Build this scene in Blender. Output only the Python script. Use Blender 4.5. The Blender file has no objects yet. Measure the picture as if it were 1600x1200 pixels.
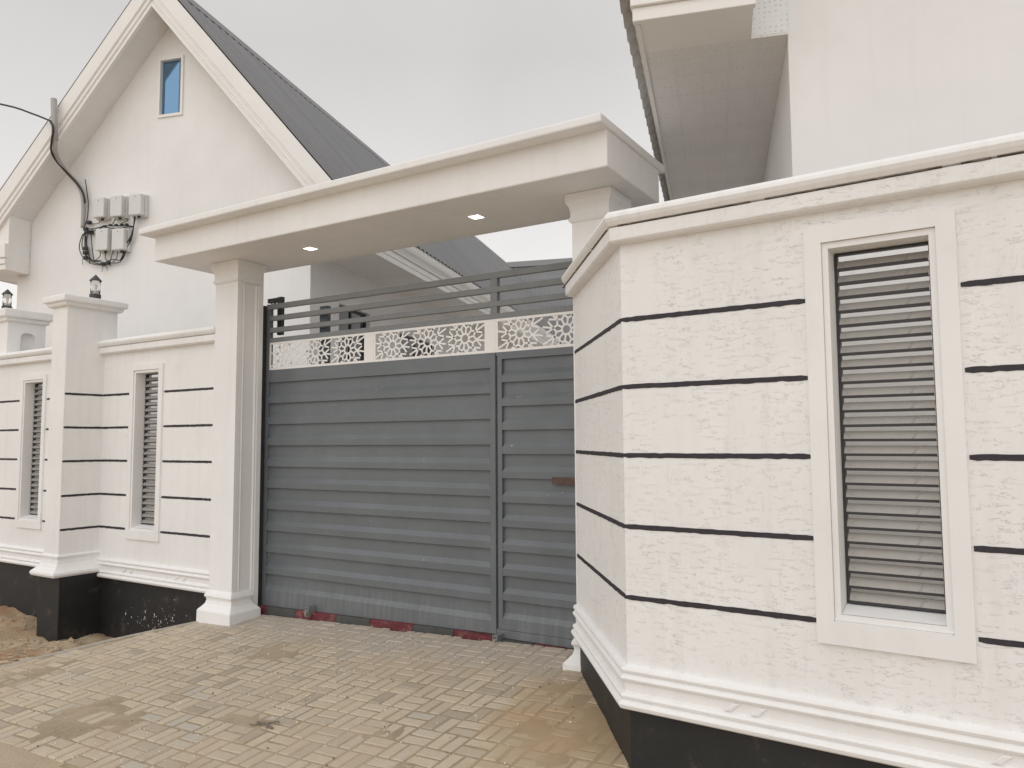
import bpy, bmesh, math, random
from mathutils import Vector, Matrix, noise
from mathutils.geometry import tessellate_polygon

random.seed(7)
sc = bpy.context.scene
COL = sc.collection

# ------------------------------------------------------------------ camera, world, sun, exposure
cam_d = bpy.data.cameras.new('camera')
cam = bpy.data.objects.new('camera', cam_d)
COL.objects.link(cam)
cam_d.sensor_width = 36.0
cam_d.lens = 36.0 * 1198.55 / 1600.0
cam_d.clip_start = 0.05
cam_d.clip_end = 3000
R_ = Vector((0.8504, 0.5261, -0.006)); F_ = Vector((-0.5245, 0.8481, 0.0747))
F_.normalize(); R_ = (R_ - F_ * R_.dot(F_)).normalized(); U_ = R_.cross(F_)
cam.matrix_world = Matrix(((R_.x, U_.x, -F_.x, 6.504), (R_.y, U_.y, -F_.y, -5.524), (R_.z, U_.z, -F_.z, 1.4), (0, 0, 0, 1)))
sc.camera = cam
CAM = Vector((6.504, -5.524, 1.4))

world = bpy.data.worlds.new('World')
sc.world = world
world.use_nodes = True
wn = world.node_tree.nodes; wl = world.node_tree.links
SUN_EL, SUN_AZ = math.radians(44), math.radians(175)     # azimuth clockwise from +Y
sky = wn.new('ShaderNodeTexSky'); sky.sky_type = 'NISHITA'; sky.sun_disc = False
sky.sun_elevation = SUN_EL; sky.sun_rotation = SUN_AZ
sky.air_density = 1.0; sky.dust_density = 4.0; sky.ozone_density = 1.0
hsv = wn.new('ShaderNodeHueSaturation'); hsv.inputs['Saturation'].default_value = 0.10
hsv.inputs['Value'].default_value = 0.9
mixw = wn.new('ShaderNodeMixRGB'); mixw.inputs['Fac'].default_value = 0.80
# the grey cloud layer, paler through the dust towards the horizon
tcw = wn.new('ShaderNodeTexCoord'); sepw = wn.new('ShaderNodeSeparateXYZ'); rw = wn.new('ShaderNodeValToRGB')
wl.new(tcw.outputs['Generated'], sepw.inputs[0]); wl.new(sepw.outputs['Z'], rw.inputs['Fac'])
els = rw.color_ramp.elements; els.new(0.25); els.new(0.5)
for e_, (p_, c_) in zip(els, ((0.0, (0.78, 0.765, 0.75)), (0.20, (0.68, 0.667, 0.654)), (0.46, (0.50, 0.486, 0.475)), (1.0, (0.56, 0.545, 0.535)))):
    e_.position = p_; e_.color = (*c_, 1)
cn = wn.new('ShaderNodeTexNoise'); cn.inputs['Scale'].default_value = 2.2; cn.inputs['Detail'].default_value = 5
wl.new(tcw.outputs['Generated'], cn.inputs['Vector'])
cr = wn.new('ShaderNodeMapRange'); cr.inputs['To Min'].default_value = 0.93; cr.inputs['To Max'].default_value = 1.07
cr.inputs['From Min'].default_value = 0.3; cr.inputs['From Max'].default_value = 0.7
wl.new(cn.outputs['Fac'], cr.inputs['Value'])
scw0 = wn.new('ShaderNodeVectorMath'); scw0.operation = 'SCALE'
wl.new(rw.outputs['Color'], scw0.inputs[0]); wl.new(cr.outputs[0], scw0.inputs['Scale'])
scw = wn.new('ShaderNodeVectorMath'); scw.operation = 'SCALE'; scw.inputs['Scale'].default_value = 10.0
wl.new(scw0.outputs[0], scw.inputs[0]); wl.new(scw.outputs[0], mixw.inputs['Color2'])
bg = wn['Background']; bg.inputs['Strength'].default_value = 0.14
wl.new(sky.outputs[0], hsv.inputs['Color']); wl.new(hsv.outputs[0], mixw.inputs['Color1'])
wl.new(mixw.outputs[0], bg.inputs['Color'])

sun_d = bpy.data.lights.new('sun', 'SUN'); sun_d.energy = 0.72; sun_d.angle = math.radians(115)
sun_d.color = (1.0, 0.985, 0.968)
sun = bpy.data.objects.new('sun', sun_d); COL.objects.link(sun)
sdir = Vector((math.sin(SUN_AZ) * math.cos(SUN_EL), math.cos(SUN_AZ) * math.cos(SUN_EL), math.sin(SUN_EL)))
sun.rotation_euler = sdir.to_track_quat('Z', 'Y').to_euler()
sun.location = (0, -10, 20)

sc.view_settings.view_transform = 'Standard'
sc.view_settings.look = 'None'
sc.view_settings.exposure = 0.05
sc.view_settings.gamma = 1.0
sc.view_settings.use_curve_mapping = False
sc.render.engine = 'CYCLES'
try:
    sc.cycles.use_denoising = True
    sc.cycles.max_bounces = 8
except Exception:
    pass

# ------------------------------------------------------------------ frames
class Frame:
    def __init__(s, ox, oy, yaw):
        s.o = Vector((ox, oy, 0)); s.yaw = yaw; s.c = math.cos(yaw); s.s = math.sin(yaw)
    def to(s, p):
        return Vector((s.o.x + p[0] * s.c - p[1] * s.s, s.o.y + p[0] * s.s + p[1] * s.c, p[2]))
G = Frame(0, 0, 0)                     # gate and left fence
RW = Frame(4.836, -1.69, -0.05)        # right fence wall, origin at its corner
HF = Frame(0, 0, 0.2918)               # the houses

# ------------------------------------------------------------------ mesh helpers
class MB:
    def __init__(s): s.v = []; s.f = []
    def add(s, vs, fs):
        n = len(s.v); s.v += [tuple(p) for p in vs]; s.f += [tuple(i + n for i in f) for f in fs]; return s
    def box(s, x0, x1, y0, y1, z0, z1):
        return s.add([(x0, y0, z0), (x1, y0, z0), (x1, y1, z0), (x0, y1, z0), (x0, y0, z1), (x1, y0, z1), (x1, y1, z1), (x0, y1, z1)],
                     [(0, 3, 2, 1), (4, 5, 6, 7), (0, 1, 5, 4), (1, 2, 6, 5), (2, 3, 7, 6), (3, 0, 4, 7)])
    def quad(s, a, b, c, d): return s.add([a, b, c, d], [(0, 1, 2, 3)])
    def prism_xz(s, poly, y0, y1):
        n = len(poly); vs = [(x, y0, z) for x, z in poly] + [(x, y1, z) for x, z in poly]
        return s.add(vs, [tuple(range(n)), tuple(range(2 * n - 1, n - 1, -1))] + [(i, i + n, (i + 1) % n + n, (i + 1) % n) for i in range(n)])
    def prism_yz(s, poly, x0, x1):
        n = len(poly); vs = [(x0, y, z) for y, z in poly] + [(x1, y, z) for y, z in poly]
        return s.add(vs, [tuple(range(n)), tuple(range(2 * n - 1, n - 1, -1))] + [(i, i + n, (i + 1) % n + n, (i + 1) % n) for i in range(n)])
    def prism_xy(s, poly, z0, z1):
        n = len(poly); vs = [(x, y, z0) for x, y in poly] + [(x, y, z1) for x, y in poly]
        return s.add(vs, [tuple(range(n)), tuple(range(2 * n - 1, n - 1, -1))] + [(i, i + n, (i + 1) % n + n, (i + 1) % n) for i in range(n)])
    def slab_holes(s, outer, holes, y0, y1):
        # outline and rectangular holes in (x, z); a slab from y0 (front) to y1 (back)
        loops = [outer] + [[(a, c), (b, c), (b, d), (a, d)] for a, b, c, d in holes]
        flat = [p for l in loops for p in l]
        tris = tessellate_polygon([[Vector((x, z, 0)) for x, z in l] for l in loops])
        for y in (y0, y1):
            s.add([(x, y, z) for x, z in flat], [tuple(t) for t in tris])
        for l in loops:
            n = len(l)
            s.add([(x, y0, z) for x, z in l] + [(x, y1, z) for x, z in l], [(i, (i + 1) % n, (i + 1) % n + n, i + n) for i in range(n)])
        return s
    def sweep(s, prof, path, closed=False):
        # prof: closed loop of (outward, z); path: plan points, outward lies to the right of travel
        n = len(path); m = len(prof); rings = []
        def right(a, b):
            d = Vector((b[0] - a[0], b[1] - a[1])); d.normalize(); return Vector((d.y, -d.x))
        for i in range(n):
            if closed or 0 < i < n - 1:
                r0 = right(path[i - 1], path[i]); r1 = right(path[i], path[(i + 1) % n])
                h = (r0 + r1); h.normalize(); k = 1.0 / max(0.3, h.dot(r0)); o = h * k
            elif i == 0: o = right(path[0], path[1])
            else: o = right(path[-2], path[-1])
            rings.append([(path[i][0] + o.x * d, path[i][1] + o.y * d, z) for d, z in prof])
        vs = [p for r in rings for p in r]; fs = []
        for i in range(n if closed else n - 1):
            a = i * m; b = ((i + 1) % n) * m
            fs += [(a + j, a + (j + 1) % m, b + (j + 1) % m, b + j) for j in range(m)]
        if not closed: fs += [tuple(range(m)), tuple(range((n - 1) * m + m - 1, (n - 1) * m - 1, -1))]
        return s.add(vs, fs)
    def tube(s, pts, r, k=6, smooth=4):
        P = [Vector(p) for p in pts]
        if smooth and len(P) > 2:
            Q = []
            for i in range(len(P) - 1):
                p0 = P[max(i - 1, 0)]; p1 = P[i]; p2 = P[i + 1]; p3 = P[min(i + 2, len(P) - 1)]
                for j in range(smooth):
                    t = j / smooth
                    Q.append(0.5 * ((2 * p1) + (p2 - p0) * t + (2 * p0 - 5 * p1 + 4 * p2 - p3) * t * t + (3 * p1 - p0 - 3 * p2 + p3) * t ** 3))
            Q.append(P[-1]); P = Q
        vs = []; n = len(P)
        for i, p in enumerate(P):
            d = (P[min(i + 1, n - 1)] - P[max(i - 1, 0)]).normalized()
            u = d.cross(Vector((0.3, 0.9, 0.2))).normalized(); w = d.cross(u)
            vs += [p + (u * math.cos(2 * math.pi * j / k) + w * math.sin(2 * math.pi * j / k)) * r for j in range(k)]
        fs = [(i * k + j, i * k + (j + 1) % k, (i + 1) * k + (j + 1) % k, (i + 1) * k + j) for i in range(n - 1) for j in range(k)]
        fs += [tuple(range(k)), tuple(range(n * k - 1, n * k - k - 1, -1))]
        return s.add(vs, fs)
    def lathe(s, c, prof, k=20):
        vs = [(c[0] + r * math.cos(2 * math.pi * j / k), c[1] + r * math.sin(2 * math.pi * j / k), c[2] + z) for r, z in prof for j in range(k)]
        fs = [(i * k + j, i * k + (j + 1) % k, (i + 1) * k + (j + 1) % k, (i + 1) * k + j) for i in range(len(prof) - 1) for j in range(k)]
        return s.add(vs, fs)
    def mesh(s, name, mat, base=(0, 0, 0), smooth=False):
        me = bpy.data.meshes.new(name)
        b = Vector(base)
        me.from_pydata([Vector(p) - b for p in s.v], [], s.f)
        bm = bmesh.new(); bm.from_mesh(me)
        bmesh.ops.recalc_face_normals(bm, faces=bm.faces); bm.to_mesh(me); bm.free()
        if mat: me.materials.append(mat)
        if smooth:
            for p in me.polygons: p.use_smooth = True
        return me

def bevel(o, w, seg=2):
    m = o.modifiers.new('bevel', 'BEVEL'); m.width = w; m.segments = seg; m.limit_method = 'ANGLE'; m.angle_limit = math.radians(35)

class Thing:
    def __init__(s, name, label, cat, frame=G, base=(0, 0, 0), group=None, kind=None):
        o = bpy.data.objects.new(name, None); COL.objects.link(o)
        o.empty_display_size = 0.1
        o.location = frame.to(base); o.rotation_euler = (0, 0, frame.yaw)
        s.o = o; s.base = base; s.frame = frame
        if label: o['label'] = label
        if cat: o['category'] = cat
        if group: o['group'] = group
        o['kind'] = kind or 'thing'
    def part(s, name, mb, mat, parent=None, bev=0, label=None, smooth=False, kind=None):
        o = bpy.data.objects.new(name, mb.mesh(name, mat, s.base, smooth)); COL.objects.link(o)
        o.parent = parent or s.o
        if bev: bevel(o, bev)
        if label: o['label'] = label
        if kind: o['kind'] = kind
        return o
    def inst(s, name, me, pos, parent=None, rot=None):
        o = bpy.data.objects.new(name, me); COL.objects.link(o)
        o.parent = parent or s.o
        o.location = Vector(pos) - Vector(s.base)
        if rot: o.rotation_euler = rot
        return o

def single(name, label, cat, mb, mat, frame=G, base=(0, 0, 0), kind=None, bev=0, smooth=False, group=None):
    o = bpy.data.objects.new(name, mb.mesh(name, mat, base, smooth)); COL.objects.link(o)
    o.location = frame.to(base); o.rotation_euler = (0, 0, frame.yaw)
    if label: o['label'] = label
    if cat: o['category'] = cat
    o['kind'] = kind or 'thing'
    if group: o['group'] = group
    if bev: bevel(o, bev)
    return o

# ------------------------------------------------------------------ materials
def newmat(name):
    m = bpy.data.materials.new(name); m.use_nodes = True
    return m, m.node_tree.nodes, m.node_tree.links, m.node_tree.nodes['Principled BSDF']

def coords(N, L, scale=(1, 1, 1), src='Object'):
    if src == 'World':
        t = N.new('ShaderNodeNewGeometry'); out = t.outputs['Position']
    else:
        t = N.new('ShaderNodeTexCoord'); out = t.outputs['Object']
    mp = N.new('ShaderNodeMapping'); mp.inputs['Scale'].default_value = scale
    L.new(out, mp.inputs['Vector']); return mp.outputs[0]

def noise_n(N, L, vec, scale, detail=4, rough=0.55):
    t = N.new('ShaderNodeTexNoise'); t.inputs['Scale'].default_value = scale; t.inputs['Detail'].default_value = detail
    t.inputs['Roughness'].default_value = rough; L.new(vec, t.inputs['Vector']); return t.outputs['Fac']

def ramp(N, L, fac, stops):
    r = N.new('ShaderNodeValToRGB'); e = r.color_ramp.elements
    while len(e) < len(stops): e.new(0.5)
    for i, (p, c) in enumerate(stops):
        e[i].position = p; e[i].color = (*c, 1) if isinstance(c, tuple) else (c, c, c, 1)
    L.new(fac, r.inputs['Fac']); return r.outputs['Color']

def mix(N, L, fac, a, b, mode='MIX'):
    m = N.new('ShaderNodeMixRGB'); m.blend_type = mode
    for k, x in (('Fac', fac), ('Color1', a), ('Color2', b)):
        if hasattr(x, 'links') or hasattr(x, 'is_linked'): L.new(x, m.inputs[k])
        elif k == 'Fac': m.inputs[k].default_value = x
        else: m.inputs[k].default_value = (*x, 1) if len(x) == 3 else x
    return m.outputs[0]

def math_n(N, L, op, a, b=0.0):
    m = N.new('ShaderNodeMath'); m.operation = op
    for i, x in enumerate((a, b)):
        if hasattr(x, 'is_linked'): L.new(x, m.inputs[i])
        else: m.inputs[i].default_value = x
    return m.outputs[0]

def bump_n(N, L, B, h, strength, dist, prev=None):
    b = N.new('ShaderNodeBump'); b.inputs['Strength'].default_value = strength; b.inputs['Distance'].default_value = dist
    L.new(h, b.inputs['Height'])
    if prev is not None: L.new(prev, b.inputs['Normal'])
    L.new(b.outputs[0], B.inputs['Normal']); return b.outputs[0]

def simple(name, col, rough=0.6, metal=0.0, var=0.10, vscale=6, dirt=None, dirtscale=9, dirtlo=0.58, bstr=0.0, bscale=60, bdist=0.003, spec=0.5):
    m, N, L, B = newmat(name)
    v = coords(N, L)
    n = noise_n(N, L, v, vscale, 5)
    c = ramp(N, L, n, [(0.25, tuple(x * (1 - var) for x in col)), (0.75, tuple(min(1, x * (1 + var)) for x in col))])
    if dirt:
        d = noise_n(N, L, v, dirtscale, 8, 0.65)
        c = mix(N, L, ramp(N, L, d, [(dirtlo, 0.0), (dirtlo + 0.14, 0.75)]), c, dirt)
    L.new(c, B.inputs['Base Color'])
    B.inputs['Roughness'].default_value = rough; B.inputs['Metallic'].default_value = metal
    B.inputs['Specular IOR Level'].default_value = spec
    if bstr:
        bump_n(N, L, B, noise_n(N, L, v, bscale, 6, 0.6), bstr, bdist)
    return m

WHITE = (0.865, 0.856, 0.846)
def plaster(name, scratch=0.0, dirtamt=0.35, rough_under=0.12):
    m, N, L, B = newmat(name)
    v = coords(N, L)
    big = noise_n(N, L, v, 1.3, 4)
    c = ramp(N, L, big, [(0.3, tuple(x * 0.955 for x in WHITE)), (0.7, tuple(x * 1.03 for x in WHITE))])
    sp = noise_n(N, L, v, 22, 9, 0.7)
    c = mix(N, L, math_n(N, L, 'MULTIPLY', ramp(N, L, sp, [(0.66, 0.0), (0.78, 1.0)]), dirtamt), c, (0.46, 0.42, 0.38))
    st = noise_n(N, L, coords(N, L, (7.0, 7.0, 0.45)), 1.6, 6, 0.6)          # faint run marks
    c = mix(N, L, math_n(N, L, 'MULTIPLY', ramp(N, L, st, [(0.50, 0.0), (0.72, 1.0)]), 0.30 * dirtamt + 0.05), c, (0.60, 0.57, 0.52))
    bl = noise_n(N, L, v, 4.2, 8, 0.68)
    c = mix(N, L, math_n(N, L, 'MULTIPLY', ramp(N, L, bl, [(0.56, 0.0), (0.70, 1.0)]), 0.28 * dirtamt + 0.03), c, (0.62, 0.575, 0.52))
    fine = noise_n(N, L, v, 75, 6, 0.6)
    und = noise_n(N, L, v, 7, 3)
    b1 = bump_n(N, L, B, und, rough_under, 0.02)
    b2 = bump_n(N, L, B, fine, 0.22, 0.0025, b1)
    if scratch:
        vs = coords(N, L, (1, 1, 4.2))
        s1 = noise_n(N, L, vs, 12.5, 7, 0.60)
        mask = ramp(N, L, noise_n(N, L, v, 2.6, 6, 0.65), [(0.42, 0.0), (0.58, 1.0)])
        plate = ramp(N, L, s1, [(0.572, 0.0), (0.584, 1.0)])            # torn edges of the dragged coat
        vv = coords(N, L, (3.6, 3.6, 0.9))
        s2 = noise_n(N, L, vv, 6, 6, 0.6)
        plate2 = ramp(N, L, s2, [(0.60, 0.0), (0.615, 1.0)])            # fainter upright drags
        h = math_n(N, L, 'ADD', math_n(N, L, 'MULTIPLY', plate, mask), math_n(N, L, 'MULTIPLY', plate2, 0.3))
        bump_n(N, L, B, h, scratch, 0.006, b2)
        thin = ramp(N, L, s1, [(0.566, 0.0), (0.576, 1.0), (0.586, 0.0)])
        brk = ramp(N, L, noise_n(N, L, coords(N, L, (1, 1, 2)), 19, 3), [(0.47, 0.0), (0.56, 1.0)])
        thin = math_n(N, L, 'MULTIPLY', math_n(N, L, 'MULTIPLY', math_n(N, L, 'MULTIPLY', thin, mask), brk), 0.55 * min(1, scratch * 1.4))
        c = mix(N, L, thin, c, (0.33, 0.30, 0.27))
    L.new(c, B.inputs['Base Color'])
    B.inputs['Roughness'].default_value = 0.75; B.inputs['Specular IOR Level'].default_value = 0.3
    return m

M_stucco = plaster('rough white stucco', 0.58)
M_stucco_far = plaster('white stucco', 0.34)
M_white = plaster('smooth white plaster', 0.0, 0.25, 0.06)
M_cap = plaster('white moulding plaster', 0.0, 0.75, 0.10)
M_wall = plaster('white house wall paint', 0.0, 0.12, 0.02)
M_line = simple('dark groove paint', (0.034, 0.029, 0.036), 0.7, var=0.2, vscale=30, bstr=0.4, bscale=90)
M_gap = simple('bare mortar crack', (0.22, 0.19, 0.165), 0.9, var=0.4, vscale=40)
M_black = simple('black plinth paint', (0.016, 0.016, 0.017), 0.55, var=0.3, vscale=5, dirt=(0.10, 0.085, 0.065), dirtscale=5, dirtlo=0.58, bstr=0.35, bscale=50)
def mk_gate():
    m, N, L, B = newmat('slate grey gate paint')
    v = coords(N, L, (1, 1, 1), 'World')
    c = ramp(N, L, noise_n(N, L, v, 2.2, 6, 0.6), [(0.3, (0.128, 0.142, 0.154)), (0.7, (0.160, 0.175, 0.188))])
    sep = N.new('ShaderNodeSeparateXYZ'); L.new(v, sep.inputs[0])
    run = noise_n(N, L, coords(N, L, (11, 3, 0.7), 'World'), 1.5, 6, 0.62)
    low = ramp(N, L, math_n(N, L, 'ADD', sep.outputs['Z'], math_n(N, L, 'MULTIPLY', noise_n(N, L, v, 3, 5), 0.3)), [(0.02, 1.0), (0.30, 0.0)])
    dust = math_n(N, L, 'MULTIPLY', math_n(N, L, 'MULTIPLY', ramp(N, L, run, [(0.46, 0.1), (0.74, 1.0)]), low), 0.38)
    c = mix(N, L, dust, c, (0.33, 0.325, 0.31))                              # dust and pale runs along the foot
    c = mix(N, L, math_n(N, L, 'MULTIPLY', ramp(N, L, noise_n(N, L, coords(N, L, (1.2, 1, 7), 'World'), 3.2, 7, 0.65), [(0.58, 0.0), (0.74, 1.0)]), 0.22), c, (0.25, 0.26, 0.265))
    chips = ramp(N, L, noise_n(N, L, v, 34, 3, 0.5), [(0.735, 0.0), (0.75, 1.0)])
    c = mix(N, L, math_n(N, L, 'MULTIPLY', chips, 0.7), c, (0.50, 0.48, 0.45))
    L.new(c, B.inputs['Base Color'])
    L.new(ramp(N, L, noise_n(N, L, v, 5, 6, 0.6), [(0.3, 0.28), (0.7, 0.42)]), B.inputs['Roughness'])
    bump_n(N, L, B, noise_n(N, L, coords(N, L, (0.6, 1, 1.2), 'World'), 2.4, 3), 0.12, 0.02)
    return m
M_gate = mk_gate()
M_rail = simple('gate rail paint', (0.215, 0.225, 0.23), 0.5, var=0.08, vscale=6)
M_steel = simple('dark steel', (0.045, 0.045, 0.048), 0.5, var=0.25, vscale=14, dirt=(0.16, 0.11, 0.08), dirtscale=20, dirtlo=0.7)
M_lattice = simple('white lattice paint', (0.86, 0.845, 0.825), 0.5, var=0.03)
M_slat = simple('grey louvre metal', (0.40, 0.378, 0.35), 0.45, metal=0.15, var=0.14, vscale=7, dirt=(0.13, 0.12, 0.11), dirtscale=16, dirtlo=0.62, bstr=0.1, bscale=25)
M_roof = simple('grey roofing sheet', (0.185, 0.186, 0.19), 0.5, metal=0.0, var=0.07, vscale=1.2, dirt=(0.25, 0.25, 0.25), dirtscale=3, dirtlo=0.62)
def two_tone(m, back):
    # coated sheet: grey on the weather side, bare pale primer underneath
    N = m.node_tree.nodes; L = m.node_tree.links; B = N['Principled BSDF']
    src = B.inputs['Base Color'].links[0].from_socket
    g = N.new('ShaderNodeNewGeometry')
    L.new(mix(N, L, g.outputs['Backfacing'], src, back), B.inputs['Base Color'])
def sheet_laps(m):
    # each roofing sheet weathers a little differently
    N = m.node_tree.nodes; L = m.node_tree.links; B = N['Principled BSDF']
    src = B.inputs['Base Color'].links[0].from_socket
    t = noise_n(N, L, coords(N, L, (0.02, 1.25, 0.02)), 1.0, 2)
    st = noise_n(N, L, coords(N, L, (0.4, 9, 0.4)), 1.0, 5)
    c = mix(N, L, math_n(N, L, 'MULTIPLY', ramp(N, L, t, [(0.42, 0.0), (0.46, 1.0), (0.60, 1.0), (0.63, 0.2)]), 0.35), src, (0.25, 0.25, 0.255))
    c = mix(N, L, math_n(N, L, 'MULTIPLY', ramp(N, L, st, [(0.5, 0.0), (0.7, 1.0)]), 0.3), c, (0.13, 0.13, 0.135))
    L.new(c, B.inputs['Base Color'])
sheet_laps(M_roof)
two_tone(M_roof, (0.50, 0.49, 0.475))
M_pvc = simple('white fascia board', (0.85, 0.83, 0.805), 0.42, var=0.03, vscale=2)
M_meter = simple('pale meter plastic', (0.68, 0.675, 0.655), 0.4, var=0.04)
M_cable = simple('black cable', (0.02, 0.02, 0.022), 0.5, var=0.2)
M_conduit = simple('grey conduit', (0.40, 0.385, 0.37), 0.5, var=0.06)
M_rust = simple('rusty lock plate', (0.105, 0.062, 0.052), 0.7, var=0.3, vscale=25)
M_red = simple('worn red kerb paint', (0.15, 0.028, 0.036), 0.75, var=0.3, vscale=9, dirt=(0.26, 0.2, 0.16), dirtscale=14, dirtlo=0.52, bstr=0.3)
M_kerbdark = simple('dark kerb paint', (0.075, 0.075, 0.07), 0.75, var=0.25, vscale=9, dirt=(0.24, 0.2, 0.16), dirtscale=14, dirtlo=0.60, bstr=0.3)
M_rubber = simple('dusty caster wheel', (0.27, 0.235, 0.195), 0.7, var=0.2, vscale=30)
M_glassdark = simple('dark window glass', (0.02, 0.022, 0.025), 0.08, var=0.1)
M_fleck = simple('dried paint flecks', (0.72, 0.68, 0.62), 0.8, var=0.1)
M_twig = simple('dry twig bark', (0.20, 0.165, 0.14), 0.85, var=0.4, vscale=60)
M_straw = simple('dry straw', (0.62, 0.53, 0.40), 0.8, var=0.25, vscale=30)

def mk_pane():
    m, N, L, B = newmat('blue tinted window glass')
    B.inputs['Base Color'].default_value = (0.17, 0.30, 0.46, 1); B.inputs['Metallic'].default_value = 0.9
    B.inputs['Roughness'].default_value = 0.06
    return m
M_pane = mk_pane()
def mk_glass():
    m, N, L, B = newmat('clear lantern glass')
    B.inputs['Base Color'].default_value = (0.95, 0.95, 0.94, 1); B.inputs['Roughness'].default_value = 0.05
    B.inputs['Transmission Weight'].default_value = 1.0; B.inputs['IOR'].default_value = 1.12
    return m
M_glass = mk_glass()
def mk_led():
    m, N, L, B = newmat('lit downlight')
    B.inputs['Emission Color'].default_value = (1, 0.97, 0.92, 1); B.inputs['Emission Strength'].default_value = 3.0
    return m
M_led = mk_led()
def mk_soffit():
    m, N, L, B = newmat('patterned ceiling strip')
    v = coords(N, L, (1, 1, 1))
    n = noise_n(N, L, v, 3, 3)
    c = ramp(N, L, n, [(0.3, (0.78, 0.76, 0.745)), (0.7, (0.84, 0.82, 0.80))])
    vo = N.new('ShaderNodeTexVoronoi'); vo.inputs['Scale'].default_value = 1.0; vo.inputs['Randomness'].default_value = 0.25
    vs = coords(N, L, (26, 13, 13)); L.new(vs, vo.inputs['Vector'])
    dots = ramp(N, L, vo.outputs['Distance'], [(0.10, 1.0), (0.2, 0.0)])
    c = mix(N, L, math_n(N, L, 'MULTIPLY', dots, 0.35), c, (0.42, 0.40, 0.38))
    L.new(c, B.inputs['Base Color']); B.inputs['Roughness'].default_value = 0.3
    return m
M_soffit = mk_soffit()

def mk_dotted():
    m, N, L, B = newmat('dotted ceiling strip')
    vo = N.new('ShaderNodeTexVoronoi'); vo.inputs['Scale'].default_value = 1.0; vo.inputs['Randomness'].default_value = 0.2
    L.new(coords(N, L, (30, 1, 30)), vo.inputs['Vector'])
    dots = ramp(N, L, vo.outputs['Distance'], [(0.14, 0.8), (0.24, 0.0)])
    L.new(mix(N, L, dots, (0.80, 0.815, 0.82), (0.50, 0.51, 0.52)), B.inputs['Base Color']); B.inputs['Roughness'].default_value = 0.25
    return m
M_dotted = mk_dotted()

def ground_layers(N, L, base_out, sand_amt):
    # dust and a spill of grey cement near the gate: stains with shapes of their own, in world position
    w = coords(N, L, (1, 1, 1), 'World')
    sep = N.new('ShaderNodeSeparateXYZ'); L.new(w, sep.inputs[0])
    n1 = noise_n(N, L, w, 1.7, 6, 0.6)
    sand = ramp(N, L, n1, [(0.46, 0.0), (0.60, sand_amt)])
    c = mix(N, L, sand, base_out, (0.51, 0.42, 0.315))
    n2 = noise_n(N, L, w, 0.9, 5, 0.55)
    earth = ramp(N, L, n2, [(0.56, 0.0), (0.68, 0.55)])
    c = mix(N, L, earth, c, (0.42, 0.315, 0.205))
    # cement spill: y between about -1.1 and -0.1
    yy = math_n(N, L, 'ADD', sep.outputs['Y'], math_n(N, L, 'MULTIPLY', math_n(N, L, 'SUBTRACT', noise_n(N, L, w, 2.2, 6, 0.6), 0.5), 1.1))
    cem = ramp(N, L, math_n(N, L, 'MULTIPLY', math_n(N, L, 'ADD', yy, 1.6), 0.5), [(0.42, 0.0), (0.60, 0.72)])
    c = mix(N, L, cem, c, (0.47, 0.42, 0.36))
    # reddish earth tracked in beside the chamfered wall
    dx = math_n(N, L, 'SUBTRACT', sep.outputs['X'], 4.35); dy = math_n(N, L, 'SUBTRACT', sep.outputs['Y'], -1.15)
    rr = math_n(N, L, 'ADD', math_n(N, L, 'POWER', math_n(N, L, 'ABSOLUTE', dx), 2.0), math_n(N, L, 'MULTIPLY', math_n(N, L, 'POWER', math_n(N, L, 'ABSOLUTE', dy), 2.0), 0.55))
    rr = math_n(N, L, 'ADD', rr, math_n(N, L, 'MULTIPLY', math_n(N, L, 'SUBTRACT', noise_n(N, L, w, 2.6, 7, 0.62), 0.5), 1.3))
    c = mix(N, L, ramp(N, L, rr, [(0.10, 0.75), (0.55, 0.0)]), c, (0.44, 0.315, 0.19))
    return c, w

def mk_paver(stuff):
    m, N, L, B = newmat('concrete paver' + (' distant' if stuff else ''))
    if stuff:
        g = N.new('ShaderNodeNewGeometry'); rnd = g.outputs['Random Per Island']
    else:
        g = N.new('ShaderNodeObjectInfo'); rnd = g.outputs['Random']
    c = ramp(N, L, rnd, [(0.0, (0.41, 0.35, 0.275)), (0.15, (0.53, 0.452, 0.35)), (0.5, (0.605, 0.512, 0.385)), (0.88, (0.575, 0.495, 0.39)), (1.0, (0.52, 0.475, 0.41))])
    w0 = coords(N, L, (1, 1, 1), 'World')
    c = mix(N, L, math_n(N, L, 'MULTIPLY', ramp(N, L, noise_n(N, L, w0, 40, 8, 0.7), [(0.35, 0.0), (0.75, 1.0)]), 0.30), c, (0.24, 0.20, 0.15))
    c, w = ground_layers(N, L, c, 0.62)
    L.new(c, B.inputs['Base Color']); B.inputs['Roughness'].default_value = 0.85; B.inputs['Specular IOR Level'].default_value = 0.2
    bump_n(N, L, B, noise_n(N, L, w, 130, 6, 0.65), 0.35, 0.003)
    return m
M_paver = mk_paver(False); M_paver_s = mk_paver(True)

def mk_sand():
    m, N, L, B = newmat('joint sand')
    w0 = coords(N, L, (1, 1, 1), 'World')
    c = ramp(N, L, noise_n(N, L, w0, 25, 8, 0.7), [(0.3, (0.30, 0.24, 0.165)), (0.7, (0.41, 0.335, 0.235))])
    c, w = ground_layers(N, L, c, 0.5)
    L.new(c, B.inputs['Base Color']); B.inputs['Roughness'].default_value = 0.95; B.inputs['Specular IOR Level'].default_value = 0.1
    bump_n(N, L, B, noise_n(N, L, w, 90, 8, 0.7), 0.5, 0.006)
    return m
M_sand = mk_sand()

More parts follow.
